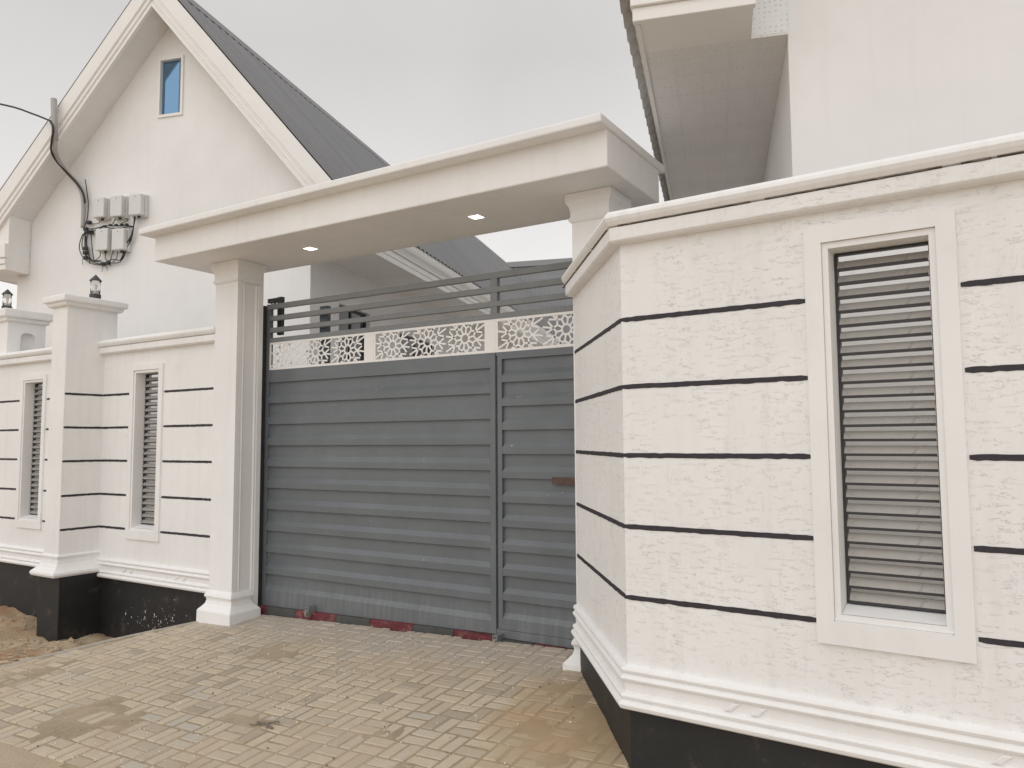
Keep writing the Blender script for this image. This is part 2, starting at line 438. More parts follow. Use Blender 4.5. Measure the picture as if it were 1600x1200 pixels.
def mk_ground():
    m, N, L, B = newmat('sandy earth')
    w = coords(N, L, (1, 1, 1), 'World')
    sep = N.new('ShaderNodeSeparateXYZ'); L.new(w, sep.inputs[0])
    n = noise_n(N, L, w, 1.6, 7, 0.6)
    earth = ramp(N, L, n, [(0.32, (0.33, 0.20, 0.115)), (0.50, (0.43, 0.32, 0.215)), (0.66, (0.50, 0.41, 0.295))])
    sandc = ramp(N, L, n, [(0.3, (0.46, 0.37, 0.265)), (0.7, (0.53, 0.435, 0.32))])
    # road side (nearer the street) is pale trodden sand
    k = ramp(N, L, math_n(N, L, 'MULTIPLY', math_n(N, L, 'ADD', sep.outputs['Y'], 4.0), 0.333), [(0.42, 1.0), (0.62, 0.0)])
    c = mix(N, L, k, earth, sandc)
    yard = ramp(N, L, math_n(N, L, 'MULTIPLY', math_n(N, L, 'ADD', sep.outputs['Y'], 1.0), 0.5), [(0.56, 0.0), (0.60, 1.0)])   # concrete yard inside the gate
    c = mix(N, L, yard, c, (0.50, 0.47, 0.42))
    fine = noise_n(N, L, w, 60, 8, 0.7)
    c = mix(N, L, math_n(N, L, 'MULTIPLY', ramp(N, L, fine, [(0.5, 0.0), (0.8, 1.0)]), 0.5), c, (0.17, 0.12, 0.08))
    L.new(c, B.inputs['Base Color']); B.inputs['Roughness'].default_value = 0.95; B.inputs['Specular IOR Level'].default_value = 0.1
    b = bump_n(N, L, B, noise_n(N, L, w, 14, 8, 0.65), 0.5, 0.03)
    bump_n(N, L, B, fine, 0.4, 0.008, b)
    return m
M_ground = mk_ground()

# ------------------------------------------------------------------ ground
PAVE = [(-0.33, -0.40), (-0.36, -0.48), (-0.70, -1.16), (-0.96, -2.03), (-1.15, -2.72), (0.70, -2.79), (1.79, -2.89), (6.5, -3.25), (6.5, -1.62), (4.93, -1.57), (4.20, -0.62), (4.20, -0.10), (-0.33, -0.10)]
def pave_z(x, y): return -0.345 + 0.035 * x + 0.085 * y
def inside(p, poly):
    r = False; n = len(poly)
    for i in range(n):
        a = poly[i]; b = poly[(i + 1) % n]
        if (a[1] > p[1]) != (b[1] > p[1]) and p[0] < (b[0] - a[0]) * (p[1] - a[1]) / (b[1] - a[1]) + a[0]: r = not r
    return r
def pdist(p, poly):
    d = 1e9; n = len(poly)
    for i in range(n):
        ax, ay = poly[i]; bx, by = poly[(i + 1) % n]
        dx, dy = bx - ax, by - ay; t = max(0, min(1, ((p[0] - ax) * dx + (p[1] - ay) * dy) / (dx * dx + dy * dy)))
        d = min(d, math.hypot(p[0] - ax - dx * t, p[1] - ay - dy * t))
    return d
def sstep(t): t = max(0.0, min(1.0, t)); return t * t * (3 - 2 * t)
def ground_z(x, y):
    if inside((x, y), PAVE): return pave_z(x, y) - (0.012 if pdist((x, y), PAVE) < 0.16 else 0.09)
    pz = pave_z(max(-1.2, min(6.5, x)), max(-3.3, min(0, y)))
    d = pdist((x, y), PAVE)
    nz = noise.noise(Vector((x * 2.1, y * 2.1, 0.3))) * 0.09 + noise.noise(Vector((x * 6, y * 6, 4.3))) * 0.045 + noise.noise(Vector((x * 15, y * 15, 1.3))) * 0.018
    k = sstep((y + 2.3) / 0.5)                    # 1 beside the driveway (dirt), 0 on the road side
    edge = pz - 0.035 * k - 0.004 * (1 - k)
    if k > 0 and x < 0.5 and y < 0.6:
        dirt = edge + (-0.80 - edge) * sstep(d / 0.55) + nz * sstep(d / 0.15)
        if x < -2.9: dirt += 0.05 * sstep((-2.9 - x) / 0.5)
    else: dirt = edge + nz * 0.2
    road = edge + nz * 0.10 * sstep(d / 0.2) - 0.01 * sstep(d / 0.5)
    return dirt * k + road * (1 - k)

def grid_lines(lo, hi, step, outs):
    c = [lo + i * step for i in range(int(round((hi - lo) / step)) + 1)]
    return [lo - o for o in reversed(outs)] + c + [hi + o for o in outs]
xs = grid_lines(-6.0, 7.0, 0.055, [0.5, 1.5, 4, 10, 30, 90, 300, 900]); ys = grid_lines(-4.6, 0.2, 0.055, [0.5, 1.5, 4, 10, 30, 90, 300, 900])
vg = [(x, y, ground_z(x, y)) for y in ys for x in xs]
nx = len(xs)
fg = [(j * nx + i, j * nx + i + 1, (j + 1) * nx + i + 1, (j + 1) * nx + i) for j in range(len(ys) - 1) for i in range(nx - 1)]
gm = MB().add(vg, fg)
single('ground', 'sandy brown earth in front of the white fence', None, gm, M_ground, kind='structure', smooth=True)

# ------------------------------------------------------------------ driveway of concrete pavers
bed = MB()
bx = [-1.2 + 0.05 * i for i in range(int(7.7 / 0.05) + 1)]; by = [-3.3 + 0.05 * i for i in range(int(3.25 / 0.05) + 1)]
idx = {}
for j, y in enumerate(by):
    for i, x in enumerate(bx):
        n1 = noise.noise(Vector((x * 1.7, y * 1.7, 7.7))); n2 = noise.noise(Vector((x * 6, y * 6, 2.2)))
        z = pave_z(x, y) - 0.0050 + 0.012 * max(0.0, n1 - 0.2) * 1.3 + 0.003 * n2 + 0.013 * math.exp(-((x - 4.35) ** 2 + 0.5 * (y + 1.15) ** 2) / 0.16) * (0.55 + n2)
        # cement and sand banked up at the gate and by the right plinth
        idx[(i, j)] = len(bed.v); bed.v.append((x, y, z))
for j in range(len(by) - 1):
    for i in range(len(bx) - 1):
        if inside((bx[i] + 0.025, by[j] + 0.025), PAVE):
            bed.f.append((idx[i, j], idx[i + 1, j], idx[i + 1, j + 1], idx[i, j + 1]))
drive = single('driveway', 'driveway of tan concrete pavers in pairs, dusty with sand', None, bed, M_sand, kind='structure', smooth=True)

def paver_mb(cx=0, cy=0, cz=0, alongx=True, rot=None):
    w, h, t, b = 0.0945, 0.0445, 0.05, 0.0085
    if not alongx: w, h = h, w
    vs = [(-w, -h, -t), (w, -h, -t), (w, h, -t), (-w, h, -t), (-w, -h, -b), (w, -h, -b), (w, h, -b), (-w, h, -b),
          (-w + b, -h + b, 0), (w - b, -h + b, 0), (w - b, h - b, 0), (-w + b, h - b, 0)]
    if rot is not None: vs = [rot @ Vector(p) for p in vs]
    vs = [(p[0] + cx, p[1] + cy, p[2] + cz) for p in vs]
    return vs, [(0, 1, 5, 4), (1, 2, 6, 5), (2, 3, 7, 6), (3, 0, 4, 7), (4, 5, 9, 8), (5, 6, 10, 9), (6, 7, 11, 10), (7, 4, 8, 11), (8, 9, 10, 11)]
mx = MB().add(*paver_mb()); me_x = mx.mesh('paver', M_paver); my = MB().add(*paver_mb(alongx=False)); me_y = my.mesh('paver', M_paver)
slots = []
for a in range(-8, 36):
    for b in range(-18, 1):
        x0 = a * 0.2 + 0.02; y0 = b * 0.2 - 0.06
        for k in (0, 1):
            if (a + b) % 2 == 0: slots.append((x0 + 0.1, y0 + 0.05 + 0.1 * k, True))
            else: slots.append((x0 + 0.05 + 0.1 * k, y0 + 0.1, False))
sl = []
for x, y, ax in slots:
    jx, jy = random.uniform(-0.06, 0.06), random.uniform(-0.06, 0.06)
    if not inside((x + jx * 0.6, y + jy * 0.6), PAVE): continue
    P = Vector((x, y, pave_z(x, y))) - CAM
    w = P.dot(F_); u = 800 + 1198.55 * P.dot(R_) / w; v = 600 - 1198.55 * P.dot(U_) / w
    vis = -20 < u < 1620 and v < 1215 and w > 0.3
    d2 = (Vector((x, y)) - Vector((4.44, -1.2))).length
    sl.append(((0 if vis else 1e6) + w, x, y, ax))
sl.sort()
stuff = MB()
for i, (k, x, y, ax) in enumerate(sl):
    rot = (math.atan(0.085) + random.gauss(0, 0.006), -math.atan(0.035) + random.gauss(0, 0.006), random.gauss(0, 0.012))
    z = pave_z(x, y) + random.gauss(0, 0.0014)
    px, py = x + random.gauss(0, 0.0016), y + random.gauss(0, 0.0016)
    if i < 300:
        o = bpy.data.objects.new('paver', me_x if ax else me_y); COL.objects.link(o)
        o.parent = drive; o.location = (px, py, z); o.rotation_euler = rot
    else:
        from mathutils import Euler
        stuff.add(*paver_mb(px, py, z, ax, Euler(rot).to_matrix()))
po = bpy.data.objects.new('distant_pavers', stuff.mesh('distant_pavers', M_paver_s)); COL.objects.link(po)
po.parent = drive; po['kind'] = 'stuff'

hp = MB()
edge_pts = [(-0.37, -0.47), (-0.70, -1.16), (-0.86, -1.68), (-0.96, -2.03), (-1.10, -2.55)]
vs = []
sub = []
for (ax_, ay_), (bx_, by_) in zip(edge_pts[:-1], edge_pts[1:]):
    for q in range(12): sub.append((ax_ + (bx_ - ax_) * q / 12, ay_ + (by_ - ay_) * q / 12))
sub.append(edge_pts[-1])
for i, (x, y) in enumerate(sub):
    w_ = 0.055 + 0.02 * noise.noise(Vector((x * 9, y * 9, 5)))
    z = pave_z(x, y) + 0.003
    vs += [(x + 0.035, y + 0.012, z - 0.004), (x + 0.03, y + 0.012, z + 0.003), (x - w_ * 0.6, y - 0.02, z + 0.001), (x - w_, y - 0.03, z - 0.03), (x - w_ - 0.03, y - 0.03, z - 0.22)]
hp.add(vs, [(5 * i + j, 5 * i + j + 1, 5 * i + j + 6, 5 * i + j + 5) for i in range(len(sub) - 1) for j in range(4)])
o = bpy.data.objects.new('edge_haunch', hp.mesh('edge_haunch', simple('pale mortar', (0.40, 0.36, 0.30), 0.9, var=0.2, vscale=20, bstr=0.6, bscale=40))); COL.objects.link(o); o.parent = drive

# ------------------------------------------------------------------ fence walls
def irregular_band(mb, p0, p1, z, n_out, h=0.0125, proud=0.0025):
    # a painted groove line: thin strip standing just proud of the wall, hand-painted edges
    L_ = math.hypot(p1[0] - p0[0], p1[1] - p0[1]); n = max(2, int(L_ / 0.03)); vs = []; fs = []
    for i in range(n + 1):
        t = i / n; x = p0[0] + (p1[0] - p0[0]) * t; y = p0[1] + (p1[1] - p0[1]) * t
        e = 0.75 if i in (0, n) else 1
        a = z - h * e + random.gauss(0, 0.0012); b = z + h * e + random.gauss(0, 0.0008)
        fo = (x + n_out[0] * proud, y + n_out[1] * proud); bo = (x - n_out[0] * 0.004, y - n_out[1] * 0.004)
        vs += [(fo[0], fo[1], a), (fo[0], fo[1], b), (bo[0], bo[1], a - 0.001), (bo[0], bo[1], b + 0.001)]
        if i:
            k = 4 * (i - 1)
            fs += [(k, k + 4, k + 5, k + 1), (k + 1, k + 5, k + 7, k + 3), (k, k + 2, k + 6, k + 4)]
    fs += [(0, 1, 3, 2), (4 * n, 4 * n + 2, 4 * n + 3, 4 * n + 1)]
    return mb.add(vs, fs)

def cap_prof(z0, z1, z2):
    return [(-0.2, z0), (0.0, z0), (0.052, z0 + 0.004), (0.066, z0 + 0.016), (0.066, z1 - 0.004), (0.046, z1), (0.046, z1 + 0.0035), (0.072, z1 + 0.005),
            (0.088, z1 + 0.026), (0.096, z1 + 0.045), (0.090, z1 + 0.064), (0.072, z2 - 0.004), (0.04, z2), (-0.2, z2 + 0.004)]
def base_prof(z0):
    return [(-0.05, z0 + 0.222), (0.006, z0 + 0.22), (0.028, z0 + 0.212), (0.036, z0 + 0.198), (0.030, z0 + 0.184), (0.020, z0 + 0.178), (0.032, z0 + 0.170), (0.041, z0 + 0.156), (0.033, z0 + 0.142), (0.018, z0 + 0.136),
            (0.016, z0 + 0.084), (0.030, z0 + 0.080), (0.042, z0 + 0.068), (0.037, z0 + 0.053), (0.028, z0 + 0.048), (0.043, z0 + 0.041), (0.054, z0 + 0.026), (0.048, z0 + 0.008), (0.036, z0), (-0.05, z0)]

SLAT = {}
def slat_mesh(w):
    k = round(w, 3)
    if k not in SLAT:
        # folded metal blade: inward flange at the bottom, leaning face, short flange at the top
        t = 0.003
        pr = [(0.030, 0.0), (0.0, 0.0), (-0.001, 0.0125), (0.024, 0.047), (0.032, 0.049), (0.032, 0.046), (0.026, 0.044), (0.003, 0.012), (0.003, 0.003), (0.030, 0.003)]
        m = MB().prism_yz(pr, -w / 2, w / 2)
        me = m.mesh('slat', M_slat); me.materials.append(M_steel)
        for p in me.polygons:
            if p.center.z < 0.0125 and abs(p.normal.x) < 0.5: p.material_index = 1     # foot fold coloured dark to stand in for the shadow gap under each blade
        SLAT[k] = me
    return SLAT[k]

def louvre(T, fx0, fx1, fz0, fz1, ox0, ox1, oz0, oz1, yf, n, far=False):
    """window in a fence wall with its front face at y = yf: frame ring outside, blades inside"""
    fr = MB().slab_holes([(fx0, fz0), (fx1, fz0), (fx1, fz1), (fx0, fz1)], [(ox0 - 0.028, ox1 + 0.028, oz0 - 0.03, oz1 + 0.03)], yf - 0.022, yf + 0.004)
    F = T.part('louvre_window', fr, M_white, bev=0.008)
    inner = MB().slab_holes([(ox0 - 0.0265, oz0 - 0.0285), (ox1 + 0.0265, oz0 - 0.0285), (ox1 + 0.0265, oz1 + 0.0285), (ox0 - 0.0265, oz1 + 0.0285)], [(ox0, ox1, oz0, oz1)], yf - 0.008, yf + 0.19)
    T.part('lining', inner, M_white, parent=F, bev=0.006)
    sill = MB().prism_yz([(yf - 0.0075, oz0 + 0.002), (yf + 0.14, oz0 + 0.002), (yf + 0.14, oz0 + 0.030), (yf + 0.09, oz0 + 0.026)], ox0 + 0.002, ox1 - 0.002)
    T.part('sill', sill, M_white, parent=F)
    s = 0.012; y0 = yf + 0.10
    st = MB().slab_holes([(ox0 + 0.003, oz0 + 0.026), (ox1 - 0.003, oz0 + 0.026), (ox1 - 0.003, oz1 - 0.003), (ox0 + 0.003, oz1 - 0.003)], [(ox0 + s + 0.003, ox1 - s - 0.003, oz0 + 0.036, oz1 - s)], y0 + 0.014, y0 + 0.048)
    T.part('steel_frame', st, M_steel, parent=F)
    me = slat_mesh(ox1 - ox0 - 2 * s - 0.008)
    z0 = oz0 + 0.034; p = (oz1 - s - 0.01 - z0) / n
    for i in range(n):
        T.inst('slat', me, ((ox0 + ox1) / 2, y0 + random.gauss(0, 0.0007), z0 + i * p), parent=F, rot=(random.gauss(0, 0.012), random.gauss(0, 0.0015), 0))

# --- right wall with its chamfered corner (frame RW)
E_ = (-0.965, 1.168)
T = Thing('fence_wall', 'large rough white stucco fence wall with chamfered corner, nearest the camera', 'wall', RW, (0, 0, -0.35))
XR = 4.2
hole = (1.043 + 0.002, 1.517 - 0.002, 0.585, 2.318)
T.part('wall_panel', MB().slab_holes([(0, 0.02), (XR, 0.02), (XR, 2.5), (0, 2.5)], [hole], 0.0, 0.2), M_stucco)
d = Vector((E_[0], E_[1])); d.normalize(); nrm = Vector((-d.y, d.x)) * -1      # outward is left/front
nrm = Vector((d.y, -d.x))
if nrm.x > 0: nrm = -nrm
cp = [(0.0, 0.0), E_, (E_[0] - nrm.x * 0.2, E_[1] - nrm.y * 0.2), (0.0 - nrm.x * 0.2, 0.201)]
T.part('chamfer_panel', MB().prism_xy([(-0.0005, 0.001), E_, (E_[0] - nrm.x * 0.2, E_[1] - nrm.y * 0.2), (0.003, 0.21)], 0.02, 2.5), M_stucco)
cpf = cap_prof(2.467, 2.558, 2.645)
T.part('cap_fascia', MB().sweep([q for q in cpf if q[1] < 2.5585] + [(-0.2, 2.5578)], [E_, (0, 0), (XR, 0)]), M_stucco, bev=0.004)
T.part('cap_moulding', MB().sweep([(-0.2, 2.5585), (0.046, 2.5585)] + [q for q in cpf if q[1] > 2.5595], [E_, (0, 0), (XR, 0)]), M_cap, bev=0.004)
gx = 0.02
while gx < XR:
    ln = random.uniform(0.1, 0.5)
    mb = MB(); irregular_band(mb, (gx, -0.048), (min(XR, gx + ln), -0.048), 2.5600, (0, -1), 0.0011, 0.0245); T.part('paint_gap', mb, M_gap)
    gx += ln + random.choice((0.004, 0.006, 0.02, 0.07))
nn = Vector((nrm.x, nrm.y)); dd_ = Vector(E_).normalized()
gx = 0.03
while gx < 1.40:
    ln = random.uniform(0.1, 0.3); a = dd_ * gx + nn * 0.048; b = dd_ * (gx + ln) + nn * 0.048
    mb = MB(); irregular_band(mb, (a.x, a.y), (b.x, b.y), 2.5600, (nrm.x, nrm.y), 0.0011, 0.0245); T.part('paint_gap', mb, M_gap)
    gx += ln + random.choice((0.006, 0.02, 0.05))
T.part('base_moulding', MB().sweep(base_prof(0.008), [E_, (0, 0), (XR, 0)]), M_white, bev=0.002)
T.part('plinth', MB().prism_xy([(E_[0] - nrm.x * 0.012, E_[1] - nrm.y * 0.012), (0.008, 0.012), (XR, 0.012), (XR, 0.19), (0.1, 0.19), (E_[0] - nrm.x * 0.19, E_[1] - nrm.y * 0.19)], -0.9, 0.012), M_black, bev=0.005)
for z in (2.055, 1.69, 1.322, 0.945, 0.575):
    mb = MB(); irregular_band(mb, (0.0, 0), (0.962, 0), z, (0, -1)); T.part('painted_band', mb, M_line)
    mb = MB(); irregular_band(mb, (1.600, 0), (XR, 0), z, (0, -1)); T.part('painted_band', mb, M_line)
    mb = MB(); irregular_band(mb, E_, (0, 0), z, (nrm.x, nrm.y)); T.part('painted_band', mb, M_line)
louvre(T, 0.969, 1.592, 0.480, 2.390, 1.073, 1.488, 0.615, 2.288, 0.0, 24)
def ornaments(T, z0, yy, xs_):
    for x in xs_:
        for k in (0, 0.13):
            a = x + k
            T.part('ornament', MB().prism_xz([(a, z0 + 0.088), (a + 0.04, z0 + 0.088), (a + 0.085, z0 + 0.132), (a + 0.045, z0 + 0.132)], yy - 0.030, yy), M_white, bev=0.008)
ornaments(T, 0.008, 0.0, (0.52, 1.62, 2.4))

# --- left wall between the fence pillar and the gateway (frame G)
LY = -0.334
def left_wall(x0, x1, win, label, bands):
    T = Thing('fence_wall', label, 'wall', G, ((x0 + x1) / 2, LY, -0.8))
    fx0, fx1 = win
    ox0, ox1 = fx0 + 0.095, fx1 - 0.095
    T.part('wall_panel', MB().slab_holes([(x0, -0.12), (x1, -0.12), (x1, 2.48), (x0, 2.48)], [(ox0 - 0.026, ox1 + 0.026, 0.426, 2.236)], LY, LY + 0.2), M_stucco_far)
    T.part('cap_moulding', MB().sweep(cap_prof(2.457, 2.540, 2.625), [(x0, LY), (x1, LY)]), M_cap, bev=0.004)
    T.part('base_moulding', MB().sweep(base_prof(-0.138), [(x0, LY), (x1, LY)]), M_white, bev=0.002)
    T.part('plinth', MB().box(x0, x1, LY + 0.012, LY + 0.19, -1.1, -0.134), M_black)
    for z in (1.975, 1.59, 1.205, 0.815, 0.435):
        for a, b in bands:
            mb = MB(); irregular_band(mb, (a, LY), (b, LY), z, (0, -1)); T.part('painted_band', mb, M_line)
    louvre(T, fx0, fx1, 0.330, 2.300, ox0, ox1, 0.455, 2.205, LY, 24)
    return T
T = left_wall(-2.43, -0.297, (-1.865, -1.250), 'short white stucco fence wall with one louvre window, between the fence pillar and the gate', [(-2.425, -1.88), (-1.238, -0.385)])
ornaments(T, -0.138, LY, (-1.9, -0.95))
left_wall(-5.6, -2.735, (-4.315, -3.690), 'farther white stucco fence wall with louvre window, left of the slim lantern pillar', [(-5.5, -4.325), (-3.680, -3.615)])

# --- slim fence pillar with lantern
T = Thing('fence_pillar', 'slim white fence pillar with a wide flat cap, standing forward of the wall', 'pillar', G, (-2.575, -0.44, -0.8), group='fence pillars')
px0, px1, py0, py1 = -2.730, -2.420, -0.790, -0.190
T.part('shaft', MB().box(px0, px1, py0, py1, -0.07, 3.0), M_stucco_far, bev=0.006)
ring = [(px0, py0), (px1, py0), (px1, py1), (px0, py1)]
T.part('cap', MB().sweep([(-0.1, 2.985), (0.03, 2.985), (0.045, 3.0), (0.05, 3.03), (0.075, 3.034), (0.082, 3.05), (0.082, 3.098), (0.075, 3.11), (-0.1, 3.13)], ring, True).box(px0 + 0.09, px1 - 0.09, py0 + 0.09, py1 - 0.09, 2.99, 3.1295), M_white, bev=0.004)
T.part('base_moulding', MB().sweep([(-0.05, 0.165), (0.006, 0.16), (0.022, 0.15), (0.026, 0.135), (0.016, 0.122), (0.012, 0.10), (0.02, 0.06), (0.045, 0.02), (0.072, -0.01), (0.095, -0.03), (0.10, -0.055), (0.085, -0.08), (-0.05, -0.08)], ring, True), M_white, bev=0.002)
T.part('plinth', MB().box(px0 - 0.055, px1 + 0.075, py0 - 0.02, py1, -1.1, -0.078), M_black, bev=0.006)
for z in (1.975, 1.59, 1.205, 0.815, 0.435):
    mb = MB(); irregular_band(mb, (px1, py0 + 0.004), (px1, LY - 0.004), z, (1, 0)); T.part('painted_band', mb, M_line)

# --- farther pillar behind the wall
T = Thing('fence_pillar', 'broader white fence pillar with a niche in its side, at the far left edge', 'pillar', G, (-4.5, 0.1, -0.8), group='fence pillars')
qx0, qx1, qy0, qy1 = -5.5, -4.835, -0.30, 0.20
ring = [(qx0, qy0), (qx1, qy0), (qx1, qy1), (qx0, qy1)]
# side face carries a shallow round-headed niche
nic = [(-0.13, 2.2), (0.07, 2.2), (0.07, 2.88), (0.05, 2.92), (0.01, 2.945), (-0.06, 2.945), (-0.11, 2.93), (-0.13, 2.89)]
mb = MB().box(qx0, qx1 - 0.07, qy0, qy1, -0.5, 3.09)
outer = [(qy0, -0.5), (qy1, -0.5), (qy1, 3.09), (qy0, 3.09)]
tr = tessellate_polygon([[Vector((a, b, 0)) for a, b in outer], [Vector((a, b, 0)) for a, b in nic]])
fl = outer + nic
mb.add([(qx1, a, b) for a, b in fl], [tuple(t) for t in tr])
n = len(nic); mb.add([(qx1, a, b) for a, b in nic] + [(qx1 - 0.069, a, b) for a, b in nic], [(i, (i + 1) % n, (i + 1) % n + n, i + n) for i in range(n)])
mb.quad((qx1 - 0.07, qy0, -0.5), (qx1, qy0, -0.5), (qx1, qy0, 3.09), (qx1 - 0.07, qy0, 3.09))
T.part('shaft', mb, M_white)
T.part('cap', MB().sweep([(-0.1, 3.085), (0.025, 3.085), (0.035, 3.1), (0.04, 3.14), (0.068, 3.144), (0.075, 3.16), (0.075, 3.245), (0.068, 3.257), (-0.1, 3.265)], ring, True).box(qx0 + 0.09, qx1 - 0.09, qy0 + 0.09, qy1 - 0.09, 3.09, 3.2645), M_white, bev=0.004)

def lantern(x, y, z, label):
    T = Thing('lantern', label, 'lantern', G, (x, y, z), group='lanterns on the fence pillars')
    T.part('base', MB().lathe((x, y, z), [(0.0, 0.0), (0.064, 0.0), (0.064, 0.062), (0.056, 0.068), (0.0, 0.068)]), M_steel)
    T.part('glass', MB().lathe((x, y, z), [(0.054, 0.0685), (0.055, 0.15), (0.055, 0.229), (0.051, 0.229), (0.051, 0.15), (0.050, 0.0685), (0.054, 0.0685)]), M_glass, smooth=True)
    T.part('lamp_holder', MB().lathe((x, y, z), [(0.0, 0.069), (0.012, 0.069), (0.012, 0.13), (0.019, 0.145), (0.019, 0.18), (0.0, 0.195)], 12), M_white, smooth=True)
    T.part('roof', MB().lathe((x, y, z), [(0.0, 0.230), (0.070, 0.230), (0.069, 0.236), (0.0, 0.312)]), M_steel)
lantern(-2.572, -0.39, 3.130, 'small glass lantern with pointed dark top on the slim fence pillar below the meter boxes')
lantern(-5.1, -0.20, 3.265, 'small glass lantern with pointed dark top at the far left, on the niched pillar')

# ------------------------------------------------------------------ gateway: two pillars carrying a canopy beam
T = Thing('gateway', 'white concrete gateway canopy on two fluted pillars over the grey gate', 'gateway', G, (1.8, -0.25, -0.36))
def gate_pillar(x0, x1, y0, y1, zb, zc):
    sh = MB()
    # fluted right and left faces: outline with raised fillets
    def side(xa, sgn):
        pts = []; n = 5
        ws = [0.0, 0.17, 0.20, 0.23, 0.26, 0.29, 0.71, 0.74, 0.77, 0.80, 0.83, 1.0]
        ds = [0.0, 0.0, -0.014, -0.014, 0.0, -0.014, -0.014, 0.0, -0.014, -0.014, 0.0, 0.0]
        for w, d_ in zip(ws, ds): pts.append((xa + sgn * d_, y0 + (y1 - y0) * w))
        return pts
    r = side(x1, 1); l = side(x0, -1)
    sh.prism_xy(r + l[::-1], zb + 0.20, zc)
    P = T.part('pillar', sh, M_white)
    ring = [(x0, y0), (x1, y0), (x1, y1), (x0, y1)]
    ring = [(x0, y0), (x1, y0), (x1, y1 - 0.05), (x0, y1 - 0.05)]
    T.part('capital', MB().sweep([(-0.05, zc - 0.225), (0.006, zc - 0.222), (0.016, zc - 0.212), (0.024, zc - 0.198), (0.018, zc - 0.186), (0.010, zc - 0.178), (0.010, zc - 0.135), (0.018, zc - 0.10), (0.034, zc - 0.075), (0.04, zc - 0.06), (0.04, zc - 0.002), (-0.05, zc - 0.002)], ring, True), M_white, parent=P, bev=0.002)
    ring = [(x0, y0), (x1, y0), (x1, y1 - 0.11), (x0, y1 - 0.11)]
    sb = MB().box(x0 + 0.002, x1 - 0.002, y0 + 0.02, y1, zb - 0.12, zb + 0.205); T.part('pillar_foot', sb, M_white, parent=P)
    T.part('pillar_base', MB().sweep([(-0.05, zb + 0.285), (0.004, zb + 0.28), (0.016, zb + 0.265), (0.03, zb + 0.24), (0.034, zb + 0.222), (0.02, zb + 0.205), (0.016, zb + 0.185), (0.026, zb + 0.15), (0.05, zb + 0.12), (0.07, zb + 0.10), (0.08, zb + 0.085), (0.084, zb - 0.12), (-0.05, zb - 0.12)], ring, True), M_white, parent=P, bev=0.003)
    return P
gate_pillar(-0.304, 0.046, -0.402, -0.075, -0.365, 3.275)
gate_pillar(3.882, 4.183, -0.402, -0.045, -0.30, 3.275)
beam = T.part('canopy_beam', MB().box(-0.745, 4.371, -0.82, 0.17, 3.275, 3.55), M_white, bev=0.012)
T.part('canopy_slab', MB().box(-0.83, 4.392, -0.955, 0.25, 3.538, 3.603), M_white, bev=0.012, parent=beam)
for x in (1.018, 2.958):
    D = T.part('downlight', MB().slab_holes([(x - 0.058, -0.40), (x + 0.058, -0.40), (x + 0.058, -0.284), (x - 0.058, -0.284)], [(x - 0.05, x + 0.05, -0.392, -0.292)], 0, 0.007), M_lattice, parent=beam)
    # the ring above is built in x/y: turn it flat
    for vtx in D.data.vertices:
        co = vtx.co + Vector(T.base); vtx.co = Vector((co.x, co.z, 3.2735 - co.y)) - Vector(T.base)
    lamp = MB().box(x - 0.049, x + 0.049, -0.391, -0.293, 3.2665, 3.2735)
    T.part('lit_panel', lamp, M_led, parent=D) if False else T.part('lit_panel', lamp, M_led, parent=beam)

# ------------------------------------------------------------------ sliding gate
T = Thing('sliding_gate', 'slate grey steel sliding gate with white star lattice strip and a wicket door', 'gate', G, (1.9, 0.05, -0.26))
GX1 = 4.3
T.part('frame_post', MB().box(0.012, 0.062, 0.002, 0.05, -0.272, 2.871), M_gate)
T.part('frame_post', MB().box(2.866, 2.918, -0.002, 0.05, -0.212, 2.165), M_gate)
T.part('frame_post', MB().box(2.868, 2.936, 0.004, 0.054, 2.462, 2.82), M_rail)
T.part('frame_post', MB().box(0.700, 0.805, 0.100, 0.150, -0.2, 2.80), simple('blue grey post paint', (0.10, 0.125, 0.15), 0.5))
for z0, z1 in ((2.819, 2.872), (2.694, 2.745), (2.568, 2.617), (2.460, 2.508)):
    T.part('rail', MB().box(0.063 if z0 < 2.8 else 0.010, GX1, 0.0, 0.045, z0, z1), M_rail, bev=0.003)
